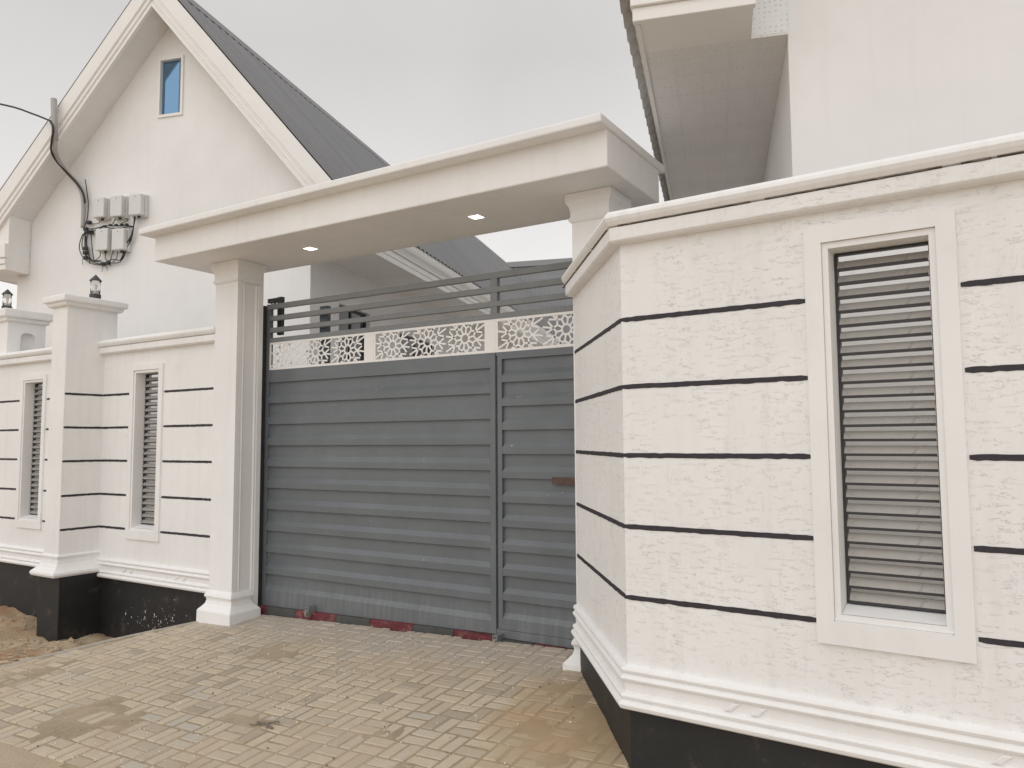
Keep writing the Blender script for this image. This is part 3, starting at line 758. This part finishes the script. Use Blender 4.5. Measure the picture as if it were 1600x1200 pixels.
# lattice: three panels of cut star rosettes
LZ0, LZ1 = 2.168, 2.459
def lattice(x0, x1, n):
    mb = MB(); b = 0.022; ya, yb = 0.004, 0.011
    mb.slab_holes([(x0, LZ0), (x1, LZ0), (x1, LZ1), (x0, LZ1)], [(x0 + b, x1 - b, LZ0 + b, LZ1 - b)], ya, yb)
    cw = (x1 - x0 - 2 * b) / n; zc = (LZ0 + LZ1) / 2; hh = (LZ1 - LZ0) / 2 - b; hw = 0.0078
    segs = []
    for i in range(n):
        cx = x0 + b + cw * (i + 0.5); N = 10
        r0, r1, r2, r3, r4 = 0.036, 0.054, 0.094, 0.124, 0.235
        pt = lambda r, k: (r * math.cos(2 * math.pi * (k + 0.25) / N), r * math.sin(2 * math.pi * (k + 0.25) / N))
        def put(p, q):
            # clip to the cell, both ends
            t0, t1 = 0.0, 1.0
            for c, d_, lim in ((p[0], q[0] - p[0], cw / 2), (p[1], q[1] - p[1], hh)):
                if abs(d_) < 1e-9:
                    if abs(c) > lim: return
                    continue
                a_, b_ = sorted(((-lim - c) / d_, (lim - c) / d_)); t0 = max(t0, a_); t1 = min(t1, b_)
            if t1 - t0 < 0.02: return
            segs.append((cx + p[0] + (q[0] - p[0]) * t0, zc + p[1] + (q[1] - p[1]) * t0, cx + p[0] + (q[0] - p[0]) * t1, zc + p[1] + (q[1] - p[1]) * t1))
        for k in range(N):
            put(pt(r0, k + 0.5), pt(r1, k)); put(pt(r0, k - 0.5), pt(r1, k))     # the small centre star
            put(pt(r1, k), pt(r2, k))                                            # bars between petals
            for sg in (-0.5, 0.5):
                p, q = pt(r2, k), pt(r3, k + sg)
                put(p, (p[0] + (q[0] - p[0]) * 2.7, p[1] + (q[1] - p[1]) * 2.7))   # petal shoulders, run straight on into the corner stars
            put(pt(r3, k + 0.5), pt(0.26, k + 0.5))
    for k, (xa, za, xb, zb) in enumerate(segs):
        L_ = math.hypot(xb - xa, zb - za)
        if L_ < 1e-4: continue
        ox, oz = -(zb - za) / L_ * hw, (xb - xa) / L_ * hw
        e = 0.0004 * (k % 5)
        mb.prism_xz([(xa + ox, za + oz), (xb + ox, zb + oz), (xb - ox, zb - oz), (xa - ox, za - oz)], ya + 0.0004 + e, yb - 0.0004 - e)
    T.part('lattice_panel', mb, M_lattice)
lattice(0.064, 1.425, 3); lattice(1.526, 2.828, 3); lattice(2.922, GX1, 3)
for a, b in ((1.4255, 1.5255), (2.8285, 2.9215)):
    T.part('lattice_strip', MB().box(a, b, 0.003, 0.012, LZ0, LZ1), M_lattice)

def pressed_sheet(T, x0, x1, zt, zb, first, pitch, n, parent=None, rib_h=0.105):
    """sheet steel panel: recessed back sheet with proud ribs, each rib with a sloping top ledge"""
    back = MB().box(x0, x1, 0.0265, 0.0325, zb, zt)
    P = T.part('sheet', back, M_gate, parent=parent)
    top = MB().box(x0, x1, 0.0, 0.026, first, zt); T.part('top_band', top, M_gate, parent=P)
    w = x1 - x0
    def rib(h):
        m = MB().prism_yz([(0.0, 0.0), (0.0, h - 0.045), (0.026, h), (0.026, 0.003)], -w / 2, w / 2)
        # mitred ends
        m.v = [(x + (0.020 if x < 0 else -0.020) * (y / 0.026), y, z) for x, y, z in m.v]
        return m.mesh('rib', M_gate)
    me = rib(rib_h)
    for i in range(1, n):
        T.inst('rib', me, ((x0 + x1) / 2, 0.0, first - i * pitch), parent=P)
    zl = first - n * pitch + rib_h
    low = MB().prism_yz([(0.0, zb), (0.0, zl - 0.045), (0.026, zl), (0.026, zb)], x0, x1)
    low.v = [(x, y, z - (0.062 * (x1 - x) / (x1 - x0) if z < zb + 0.001 else 0)) for x, y, z in low.v]; T.part('bottom_band', low, M_gate, parent=P)
    return P
pressed_sheet(T, 0.0625, 2.8655, 2.166, -0.212, 2.036, 0.2205, 10)
# wicket door
wk = T.part('wicket_door', MB().slab_holes([(2.942, -0.165), (GX1, -0.165), (GX1, 2.135), (2.942, 2.135)], [(2.985, GX1 - 0.05, -0.12, 2.106)], -0.002, 0.045), M_gate, bev=0.003)
pressed_sheet(T, 2.9855, GX1 - 0.05, 2.1055, -0.1195, 2.0955, 0.2035, 10, parent=wk, rib_h=0.100) if False else None
me_b = T.part('door_sheet', MB().box(2.985, GX1 - 0.05, 0.0265, 0.0325, -0.12, 2.106), M_gate, parent=wk)
w = GX1 - 0.05 - 2.985
m = MB().prism_yz([(0.0, 0.0), (0.0, 0.057), (0.026, 0.100), (0.026, 0.003)], -w / 2 + 0.0005, w / 2 - 0.0005)
m.v = [(x + (0.020 if x < 0 else -0.020) * (y / 0.026), y, z) for x, y, z in m.v]
rme = m.mesh('rib', M_gate)
for i in range(10):
    T.inst('rib', rme, ((2.985 + GX1 - 0.05) / 2, 0.0, 1.905 - i * 0.2035), parent=wk)
T.part('lower_band', MB().prism_yz([(0.0, -0.1195), (0.0, -0.075), (0.026, -0.032), (0.026, -0.1195)], 2.9855, GX1 - 0.0505), M_gate, parent=wk)
T.part('lock_plate', MB().box(3.468, 3.68, -0.006, -0.0025, 1.050, 1.108), M_rust, parent=wk)
T.part('top_beam', MB().box(2.922, GX1, 0.006, 0.05, 2.1365, 2.1675), M_gate)
T.part('bottom_rail', MB().box(2.922, GX1, -0.004, 0.05, -0.236, -0.169), M_gate, bev=0.003)
for x in (0.783, 2.971):
    W = T.part('roller', MB().prism_yz([(-0.085 + 0.042 * math.cos(a * math.pi / 10), -0.262 + 0.042 * math.sin(a * math.pi / 10)) for a in range(20)], x - 0.013, x + 0.013), M_rubber, bev=0.004)
    T.part('roller_bracket', MB().box(x - 0.024, x - 0.015, -0.105, -0.006, -0.268, -0.195).box(x + 0.015, x + 0.024, -0.105, -0.006, -0.268, -0.195).box(x - 0.0145, x + 0.0145, -0.10, -0.006, -0.212, -0.197), M_rail, parent=W)
    T.part('hub', MB().prism_yz([(-0.085 + 0.014 * math.cos(a * math.pi / 6), -0.262 + 0.014 * math.sin(a * math.pi / 6)) for a in range(12)], x - 0.0145, x + 0.0148), M_rail, parent=W)

# guide bracket at the left pillar
T = Thing('gate_guide', 'dark steel guide bracket fixed beside the left gate pillar, behind the rails', 'bracket', G, (0.07, 0.12, 2.55))
T.part('post', MB().box(0.062, 0.128, 0.10, 0.14, 2.555, 2.965), M_steel)
T.part('channel', MB().box(-0.075, 0.004, -0.03, 0.06, -0.35, 2.86), M_steel)
T.part('arm', MB().box(-0.10, 0.0615, 0.105, 0.135, 2.915, 2.962), M_steel)
for x in (-0.03, 0.03):
    T.part('hook', MB().tube([(x - 0.02, 0.12, 2.92), (x - 0.012, 0.12, 2.875), (x + 0.012, 0.12, 2.875), (x + 0.02, 0.12, 2.92)], 0.008), M_steel)

# kerb strip under the gate, painted red and dark by turns
T = Thing('gate_kerb', 'low kerb under the grey gate painted in worn red and dark blocks', 'kerb', G, (1.9, 0.0, -0.33))
kx = [-0.06, 0.151, 0.562, 1.12, 1.551, 2.06, 2.512, 2.94, 3.292, 3.80, 4.3]
for i in range(len(kx) - 1):
    za, zb_ = (min(-0.215, -0.274 + 0.0222 * q) + (0 if q < 2.93 else -0.024) for q in (kx[i], kx[i + 1]))
    o = T.part('painted_block', MB().box(kx[i] + 0.0015, kx[i + 1] - 0.0015, -0.052 - 0.003 * (i % 2), 0.12, -0.5, 0.0), M_red if i % 2 == 0 else M_kerbdark, bev=0.008)
    for v_ in o.data.vertices:
        if v_.co.z + T.base[2] > -0.1: v_.co.z = (za if v_.co.x + T.base[0] < (kx[i] + kx[i + 1]) / 2 else zb_) - T.base[2]
    o['label'] = 'worn red block' if i % 2 == 0 else 'dark grey block'

# ------------------------------------------------------------------ houses (frame HF)
def house(xc, hw, yf, zoff, ylen, name_label, ret_l, ret_r, eave_l, eave_r, base, front_win=None, side_wins=(), corners=None):
    T = Thing('house', name_label, 'house', HF, (xc, yf, -0.3))
    S = 1.16; zs = 7.97 + zoff; zr = 8.55 + zoff; ze = 4.14 + zoff
    wx0, wx1 = corners
    yb = yf + ylen; yo = yf - 0.45
    # front gable wall
    holes = [front_win] if front_win else []
    fw = MB().slab_holes([(wx0, -0.6), (wx1, -0.6), (wx1, zs - S * abs(wx1 - xc) + 0.047), (xc, zs + 0.047), (wx0, zs - S * abs(wx0 - xc) + 0.047)], holes, yf, yf + 0.2)
    T.part('front_wall', fw, M_wall)
    for x0, x1, wins in ((wx1 - 0.2, wx1, [w for s_, w in side_wins if s_ == 'r']), (wx0, wx0 + 0.2, [w for s_, w in side_wins if s_ == 'l'])):
        m = MB().slab_holes([(yf + 0.2005, -0.6), (yb, -0.6), (yb, ze + 0.1), (yf + 0.2005, ze + 0.1)], wins, x0, x1)
        m.v = [(y, x, z) for x, y, z in m.v]
        W = T.part('side_wall', m, M_wall)
        for (a, b, c, d_) in wins:
            xg = x1 - 0.09 if x1 == wx1 else x0 + 0.09
            T.part('window_glass', MB().box(xg - 0.01, xg, a + 0.04, b - 0.04, c + 0.04, d_ - 0.04), M_glassdark, parent=W)
            f = MB().slab_holes([(a + 0.001, c + 0.001), (b - 0.001, c + 0.001), (b - 0.001, d_ - 0.001), (a + 0.001, d_ - 0.001)], [(a + 0.041, (a + b) / 2 - 0.02, c + 0.041, d_ - 0.041), ((a + b) / 2 + 0.02, b - 0.041, c + 0.041, d_ - 0.041)], xg - 0.03, xg + 0.02)
            f.v = [(y, x, z) for x, y, z in f.v]
            T.part('window_frame', f, M_steel, parent=W)
    if front_win:
        a, b, c, d_ = front_win
        wf = T.part('window_frame', MB().slab_holes([(a - 0.03, c - 0.03), (b + 0.03, c - 0.03), (b + 0.03, d_ + 0.03), (a - 0.03, d_ + 0.03)], [(a + 0.012, b - 0.012, c + 0.012, d_ - 0.012)], yf - 0.025, yf + 0.06), M_pvc)
        T.part('window_pane', MB().box(a + 0.004, b - 0.055, yf + 0.035, yf + 0.045, c + 0.004, d_ - 0.004) if False else MB().box(a + 0.013, b - 0.013, yf + 0.035, yf + 0.045, c + 0.013, d_ - 0.013), M_pane, parent=wf)
        T.part('window_sash', MB().box(b - 0.075, b - 0.055, yf + 0.022, yf + 0.034, c + 0.0125, d_ - 0.0125), simple('blue sash', (0.10, 0.17, 0.30), 0.3), parent=wf)
    # corrugated roof: ribs run down the slope
    for sg, xe in ((1, eave_r), (-1, eave_l)):
        xo = xe + sg * 0.10
        n = int((ylen + 0.55) / 0.046); vs = []; fs = []
        pat = [0, 0.0, 0.034, 0.034]
        for i in range(n + 1):
            y = yo - 0.03 + i * 0.046; h = pat[i % 4]
            for x in (xc, xo):
                z = zr + 0.03 - S * abs(x - xc) + h
                vs.append((x, y, z)); 
        for i in range(n): fs.append((2 * i, 2 * i + 1, 2 * i + 3, 2 * i + 2))
        mb = MB().add(vs, fs)
        o = T.part('roof_sheet', mb, M_roof)
        if sum(p.normal.z for p in o.data.polygons) < 0: o.data.flip_normals()
        # ridge flashing, one leg each side
    T.part('ridge_cap', MB().prism_xz([(xc - 0.24, zr + 0.066 - S * 0.24), (xc, zr + 0.075), (xc + 0.24, zr + 0.066 - S * 0.24), (xc + 0.24, zr + 0.072 - S * 0.24), (xc, zr + 0.085), (xc - 0.24, zr + 0.072 - S * 0.24)], yo - 0.05, yb - 0.05), M_roof)
    # barge boards: broad outer band with two bead lines along the inner edge
    prof = [(0.0, -0.03), (0.30, -0.03), (0.31, 0.0), (0.36, 0.0), (0.37, -0.022), (0.42, -0.022), (0.43, 0.004), (0.475, 0.004), (0.485, -0.016), (0.535, -0.016), (0.545, 0.03), (0.0, 0.03)]
    for sg, xe, xr in ((1, eave_r, ret_r), (-1, eave_l, ret_l)):
        vs = []
        x_end = xr + sg * 0.05
        for x in (xc, x_end):
            for d_, o_ in prof:
                if x != xc:
                    reach = min(abs(xe - xc), (zr - d_ * 1.02 - ze - 0.16) / S); x = xc + sg * reach
                vs.append((x, yo + o_ - 0.0 - (0.0015 if sg > 0 else 0), zr - S * abs(x - xc) - d_ * 1.02))
        k = len(prof); fs = [(j, (j + 1) % k, (j + 1) % k + k, j + k) for j in range(k)] + [tuple(range(k)), tuple(range(2 * k - 1, k - 1, -1))]
        T.part('barge_board', MB().add(vs, fs), M_pvc)
        # sloping soffit between barge and wall
        xi = xr
        T.part('gable_soffit', MB().prism_xz([(xc, zs + 0.04), (xi, zs - S * abs(xi - xc) + 0.04), (xi, zs - S * abs(xi - xc) + 0.055), (xc, zs + 0.055)], yo + 0.032, yf - 0.001), M_soffit)
        # boxed eave return at the foot of the gable: a closed box with a moulded front
        a, b = sorted((xr, xe))
        zt = zs - S * abs(xr - xc) + 0.039
        zlow = zr - S * abs(xe - xc) + 0.0
        poly = [(a, ze), (b, ze), (b, zlow if sg > 0 else zt), (a, zt if sg > 0 else zlow)]
        rb = T.part('eave_return', MB().prism_xz(poly, yo + 0.034, yf - 0.002 if False else yf - 0.03), M_pvc)
        T.part('return_moulding', MB().box(a - 0.01, b + 0.012, yo - 0.012, yo + 0.0335, ze - 0.012, ze + 0.0745).box(a - 0.02, b + 0.02, yo - 0.035, yo + 0.0335, ze + 0.075, ze + 0.15).box(a - 0.01, b + 0.012, yo - 0.02, yo + 0.0335, ze + 0.1505, ze + 0.175).box(a - 0.025, b + 0.03, yo - 0.05, yo + 0.0335, ze + 0.1755, ze + 0.40), M_pvc, parent=rb, bev=0.005)
        wxe = wx1 if sg > 0 else wx0
        a2, b2 = sorted((wxe, xr))
        if b2 - a2 > 0.05:
            T.part('closing_board', MB().box(a2 + 0.002, b2 - 0.002, yf - 0.024, yf - 0.003, ze + 0.018, zt + 0.3), M_dotted)
        # side eaves: soffit boards and moulded fascia
        s0, s1 = sorted((wxe, xe - sg * 0.03))
        nb = 5; bw = (s1 - s0) / nb
        bme = MB().box(-bw / 2 + 0.0002, bw / 2 - 0.0002, 0, ylen / 2 + (0.0), 0, 0.012).mesh('soffit_board', M_soffit)
        for i in range(nb):
            for j in range(2):
                T.inst('soffit_board', bme, (s0 + bw * (i + 0.5), yf - 0.028 + j * (ylen / 2 + 0.002), ze + 0.002 + (0.0006 if i % 2 else 0)))
        q = 1 if sg > 0 else -1
        fp = [(-0.03, ze - 0.012), (0.0, ze - 0.012), (0.0, ze + 0.07), (0.012, ze + 0.075), (0.012, ze + 0.14), (0.0, ze + 0.145), (0.0, ze + 0.165), (0.03, ze + 0.17), (0.035, ze + 0.20), (0.05, ze + 0.24), (0.075, ze + 0.28), (0.085, ze + 0.33), (0.085, ze + 0.41), (-0.03, ze + 0.52)]
        m = MB().prism_xz([(xe + q * u, z) for u, z in fp], yo + 0.04, yb)
        T.part('fascia', m, M_pvc)
    T.part('rear_wall', MB().prism_xz([(wx0 + 0.21, -0.6), (wx1 - 0.21, -0.6), (wx1 - 0.21, ze), (xc, zs), (wx0 + 0.21, ze)], yb - 0.2, yb), M_wall)
    return T

house(-3.48, 2.66, 2.662, 0.0, 19.5, 'white gabled house with steep grey roof and small blue attic window, behind left fence', -6.07, -0.92, -6.92, -0.10, None,
      front_win=(-3.675, -3.275, 6.50, 7.40), side_wins=[('r', (3.54, 4.64, 1.9, 3.56)), ('r', (5.9, 7.74, 1.9, 3.42))], corners=(-6.32, -1.006))
house(7.79, 2.66, -2.142, -0.17, 14.0, 'white house with deep boxed eaves rising right behind the big stucco wall', 4.905, 10.7, 4.205, 11.35, None, corners=(5.132, 10.45))

# rear house whose roof closes the view beyond the gate
T = Thing('house', 'rear house showing only a plain grey roof slope beyond the gate rails', 'house', HF, (-2.0, 22.6, -0.3))
T.part('wall', MB().box(-12, 3.5, 19.6, 25.6, -0.6, 4.3), M_wall)
n = int(16.5 / 0.046); vs = []; pat = [0, 0, 0.024, 0.024]
for i in range(n + 1):
    x = -12.6 + i * 0.046
    for y, z in ((18.7, 4.25), (22.6, 8.62), (26.5, 4.25)): vs.append((x, y, z + pat[i % 4]))
fs = []
for i in range(n): fs += [(3 * i, 3 * i + 3, 3 * i + 4, 3 * i + 1), (3 * i + 1, 3 * i + 4, 3 * i + 5, 3 * i + 2)]
o = T.part('roof_sheet', MB().add(vs, fs), M_roof)
if sum(p.normal.z for p in o.data.polygons) < 0: o.data.flip_normals()
T.part('ridge_cap', MB().prism_yz([(22.35, 8.41), (22.6, 8.68), (22.85, 8.41), (22.85, 8.43), (22.6, 8.70), (22.35, 8.43)], -12.6, 3.85), M_roof)
T.part('gable_wall', MB().prism_yz([(19.6, 4.31), (25.6, 4.31), (22.6, 8.45)], 3.3, 3.5), M_wall)

# ------------------------------------------------------------------ meter boxes, cables, service mast on the left house
YW = 2.662
boxes = [(-4.729, -4.515, 5.242, 4.924, 'pale grey meter box, upper left of the five on the gable wall'),
         (-4.404, -4.183, 5.245, 4.913, 'pale grey meter box, middle of the upper three on the gable wall'),
         (-4.055, -3.829, 5.240, 4.907, 'pale grey meter box, upper right and set apart from the other four'),
         (-4.660, -4.427, 4.743, 4.397, 'pale grey meter box, left one of the lower pair'),
         (-4.354, -4.126, 4.720, 4.383, 'pale grey meter box, right one of the lower pair')]
for a, b, zt, zb, lab in boxes:
    T = Thing('meter_box', lab, 'meter box', HF, ((a + b) / 2, YW, zb), group='electricity meter boxes on the gable wall')
    T.part('body', MB().box(a - 0.012, b + 0.012, YW - 0.075, YW - 0.002, zb - 0.01, zt + 0.01), M_meter, bev=0.008)
    T.part('cover', MB().box(a, b, YW - 0.165, YW - 0.0755, zb, zt), M_meter, bev=0.016)
    T.part('screw', MB().prism_xz([((a + b) / 2 + 0.012 * math.cos(k), zt - 0.05 + 0.012 * math.sin(k)) for k in [i * math.pi / 4 for i in range(8)]], YW - 0.168, YW - 0.164), M_conduit)
    T.part('gland', MB().tube([((a + b) / 2 + 0.02, YW - 0.09, zb - 0.03), ((a + b) / 2 + 0.02, YW - 0.09, zb - 0.0005)], 0.022, 8, 0), M_steel)

C = {
 'c2': [(-4.996, 5.602), (-4.934, 5.299), (-4.908, 5.166), (-4.929, 4.971), (-4.963, 4.843)],
 'loop': [(-4.987, 4.714), (-5.05, 4.588), (-5.034, 4.457), (-4.95, 4.321), (-4.81, 4.23), (-4.655, 4.196), (-4.56, 4.214), (-4.426, 4.213), (-4.293, 4.212), (-4.229, 4.255), (-4.187, 4.396), (-4.099, 4.55), (-4.04, 4.737), (-4.018, 4.912)],
 'loop2': [(-4.018, 4.912), (-4.047, 4.658), (-4.152, 4.458), (-4.203, 4.317), (-4.238, 4.24)],
 'v1': [(-4.971, 4.811), (-4.949, 4.516)],
 'v2': [(-4.941, 4.792), (-4.91, 4.513), (-4.864, 4.347), (-4.754, 4.259), (-4.619, 4.258)],
 'v3': [(-4.832, 4.735), (-4.829, 4.572), (-4.789, 4.407), (-4.754, 4.259)],
 'h1': [(-4.941, 4.792), (-4.776, 4.787), (-4.642, 4.809), (-4.584, 4.813), (-4.392, 4.797), (-4.164, 4.779), (-4.051, 4.762)],
 'h2': [(-4.89, 4.723), (-4.717, 4.775), (-4.583, 4.788)],
 'd1': [(-4.685, 4.926), (-4.702, 4.871), (-4.818, 4.864), (-4.897, 4.895)],
 'd2': [(-4.378, 4.925), (-4.413, 4.839), (-4.469, 4.803)],
 'd3': [(-4.312, 4.928), (-4.207, 4.911), (-4.158, 4.867), (-4.241, 4.825), (-4.202, 4.798)],
 'e1': [(-4.635, 4.404), (-4.661, 4.333), (-4.735, 4.266)], 'e2': [(-4.557, 4.374), (-4.544, 4.293), (-4.504, 4.25)],
 'e3': [(-4.406, 4.428), (-4.421, 4.317), (-4.465, 4.239)], 'e4': [(-4.31, 4.397), (-4.343, 4.279), (-4.408, 4.227)],
 'g1': [(-4.979, 4.323), (-4.985, 4.218)], 'g2': [(-4.597, 4.184), (-4.596, 4.079)], 'g3': [(-4.511, 4.186), (-4.502, 4.097)]}
for k_, src_, dx_, dz_ in (('loop3', 'loop', 0.035, 0.03), ('v4', 'v2', -0.05, 0.0), ('v5', 'v3', -0.07, -0.02), ('h3', 'h1', 0.02, -0.035)):
    C[k_] = [(x + dx_ + 0.02 * math.sin(13 * x + 5 * z + len(k_) + dx_ * 90), z + dz_ + 0.02 * math.cos(11 * x - 7 * z + dz_ * 90)) for x, z in C[src_]]
T = Thing('cable_bundle', 'tangle of thin black cables looping around the meter boxes', 'cables', HF, (-4.6, 2.6, 4.2))
for k, pts in C.items():
    yb_ = 2.600 if k not in ('loop2', 'h2') else 2.575
    T.part('cable', MB().tube([(x, yb_ + 0.012 * math.sin(x * 37 + z * 23), z) for x, z in pts], 0.0072 if k[0] in 'clvh' else 0.006 if k[0] != 'g' else 0.0035, 6, 5), M_cable, smooth=True)
for x, z in [(-4.887, 4.894), (-4.951, 4.793), (-4.930, 4.745), (-4.841, 4.727), (-4.938, 4.482), (-4.944, 4.41), (-4.931, 4.328), (-4.598, 4.208), (-4.503, 4.218), (-4.584, 4.805), (-4.479, 4.82), (-4.374, 4.812), (-4.269, 4.812), (-4.174, 4.804)]:
    r = 0.034 if x < -4.8 or z < 4.3 else 0.02
    T.part('connector', MB().box(x - r, x + r, 2.585, 2.635, z - r * 0.8, z + r * 0.8), M_cable, bev=0.010)
T = Thing('service_mast', 'grey conduit mast bent down from the left barge to the meters', 'conduit', HF, (-5.1, 2.15, 5.0))
T.part('pipe', MB().tube([(-5.142, 2.1, 6.717), (-5.113, 2.1, 6.358), (-5.085, 2.1, 6.06)], 0.045, 10, 0), M_conduit, smooth=True)
T.part('flexible_pipe', MB().tube([(-5.085, 2.1, 6.08), (-5.132, 2.15, 5.923), (-5.207, 2.3, 5.813), (-5.243, 2.5, 5.701), (-5.135, 2.6, 5.537), (-5.035, 2.60, 5.356), (-5.001, 2.60, 5.145), (-5.000, 2.60, 4.815)], 0.032, 10, 5), M_conduit, smooth=True)
T.part('feed_cable', MB().tube([(-5.16, 2.06, 6.36), (-5.07, 2.04, 6.22), (-5.11, 2.06, 6.02), (-5.17, 2.12, 5.90), (-5.22, 2.27, 5.80), (-5.215, 2.46, 5.69), (-5.10, 2.55, 5.53), (-4.98, 2.56, 5.36), (-4.945, 2.57, 5.2)], 0.016, 8, 5), M_cable, smooth=True)
T.part('clamp', MB().tube([(-5.06, 2.05, 6.58), (-5.0, 2.05, 6.52), (-5.01, 2.05, 6.45)], 0.010, 6, 3), M_conduit)
single('overhead_wire', 'thin dark service wire coming in from the left sky to the mast', 'wire',
       MB().tube([(-5.174, 2.1, 6.365), (-5.551, 2.1, 6.532), (-6.192, 2.1, 6.765), (-8.224, 2.1, 7.30), (-14, 2.1, 8.6), (-22, 2.1, 10.1)], 0.014, 6, 4), M_cable, HF, (-5.174, 2.1, 6.365))

# ------------------------------------------------------------------ small litter
def tw(x, y): return pave_z(x, y)
T = Thing('dry_twig', 'small grey dried twig lying on the pavers near the street', 'twig', G, (2.44, -2.015, tw(2.44, -2.015)))
tx, ty = 2.44, -2.02; tz = tw(tx, ty) + 0.008
for nm, pts, r in (('stem', [(-0.07, 0.0, 0.012), (-0.02, 0.005, 0.016), (0.03, -0.004, 0.014), (0.085, -0.012, 0.004)], 0.0075), ('branch', [(-0.035, 0.004, 0.014), (-0.085, 0.018, 0.006)], 0.005), ('branch', [(-0.04, 0.0, 0.012), (-0.07, -0.032, 0.004), (-0.10, -0.036, 0.003)], 0.0045),
                   ('branch', [(0.01, 0.0, 0.014), (0.03, 0.035, 0.016), (0.05, 0.06, 0.02), (0.062, 0.064, 0.014)], 0.0055), ('branch', [(0.04, -0.006, 0.012), (0.045, -0.03, 0.004)], 0.004)):
    T.part(nm, MB().tube([(tx + a, ty + b, tz + c - 0.004) for a, b, c in pts], r, 6, 3), M_twig, smooth=True)
fl = MB()
def fleck(mb, x, y, s, z=None):
    z = (pave_z(x, y) if z is None else z) + 0.002
    k = random.choice((3, 4, 5)); a0 = random.random() * 6.28
    pts = [(x + s * random.uniform(0.5, 1.1) * math.cos(a0 + 6.283 * i / k), y + s * random.uniform(0.4, 0.9) * math.sin(a0 + 6.283 * i / k)) for i in range(k)]
    mb.prism_xy(pts, z - 0.003, z + s * 0.5)
cl = [(random.uniform(-0.4, 4.2), random.uniform(-2.8, -0.3)) for _ in range(26)]
for i in range(560):
    if i % 3: cx, cy = random.choice(cl); x, y = random.gauss(cx, 0.14), random.gauss(cy, 0.12)
    else: x, y = random.uniform(-0.9, 4.4), random.uniform(-2.85, -0.2)
    if inside((x, y), PAVE): fleck(fl, x, y, random.choice((0.003, 0.004, 0.004, 0.005, 0.006, 0.009)))
single('paint_flecks', 'scattered white paint flecks on the pavers', None, fl, M_fleck, kind='stuff')
sp = MB()
for i in range(90):
    x = random.gauss(-1.25, 0.33); z = -0.62 + abs(random.gauss(0, 0.12)) ; r = random.choice((0.002, 0.003, 0.004, 0.006)); h = r * random.choice((1, 1, 1.5, 5))
    if not -2.2 < x < -0.5: continue
    sp.prism_xz([(x - r, z), (x, z - h), (x + r, z), (x, z + r)], LY + 0.009, LY + 0.013)
single('paint_splashes', 'white paint splashes on the black plinth beside the driveway', None, sp, M_fleck, kind='stuff')
pb = MB()
for i in range(110):
    x, y = random.uniform(-0.9, 4.4), random.uniform(-2.85, -0.2)
    if inside((x, y), PAVE): fleck(pb, x, y, random.choice((0.004, 0.005, 0.006, 0.008)))
single('dark_grit', 'scattered dark grit on the pavers', None, pb, M_twig, kind='stuff')
sg = MB()
for i in range(620):
    x = random.gauss(-2.0, 0.55); y = random.gauss(-1.45, 0.3)
    if inside((x, y), PAVE): continue
    z = ground_z(x, y) + 0.006; a = random.gauss(0.9, 0.5); l = random.uniform(0.02, 0.075); t = random.uniform(0.0025, 0.0045)
    dx, dy = math.cos(a) * l, math.sin(a) * l; dz = random.uniform(-0.006, 0.015)
    sg.add([(x - dx, y - dy, z), (x + dx, y + dy, z + dz), (x + dx + t, y + dy - t, z + dz), (x - dx + t, y - dy - t, z), (x, y, z + 0.004)], [(0, 1, 4), (1, 2, 4), (2, 3, 4), (3, 0, 4)])
single('dry_straw', 'bits of dry straw strewn over the dirt bank beside the driveway', None, sg, M_straw, kind='stuff')
cg = MB()
for i in range(420):
    x = random.uniform(-4.5, -0.4); y = random.uniform(-2.0, -0.42)
    if inside((x, y), PAVE): continue
    s = random.choice((0.012, 0.016, 0.02, 0.03, 0.045)); z = ground_z(x, y)
    vs = [(x + s * random.uniform(0.6, 1.1) * math.cos(a), y + s * random.uniform(0.6, 1.1) * math.sin(a), z) for a in (0.3, 1.6, 2.8, 4.1, 5.3)] + [(x, y, z + s * 0.8), (x, y, z - s)]
    cg.add(vs, [(i_, (i_ + 1) % 5, 5) for i_ in range(5)] + [((i_ + 1) % 5, i_, 6) for i_ in range(5)])
single('earth_clods', 'loose clods of orange earth along the fence plinth', None, cg, M_ground, kind='stuff')
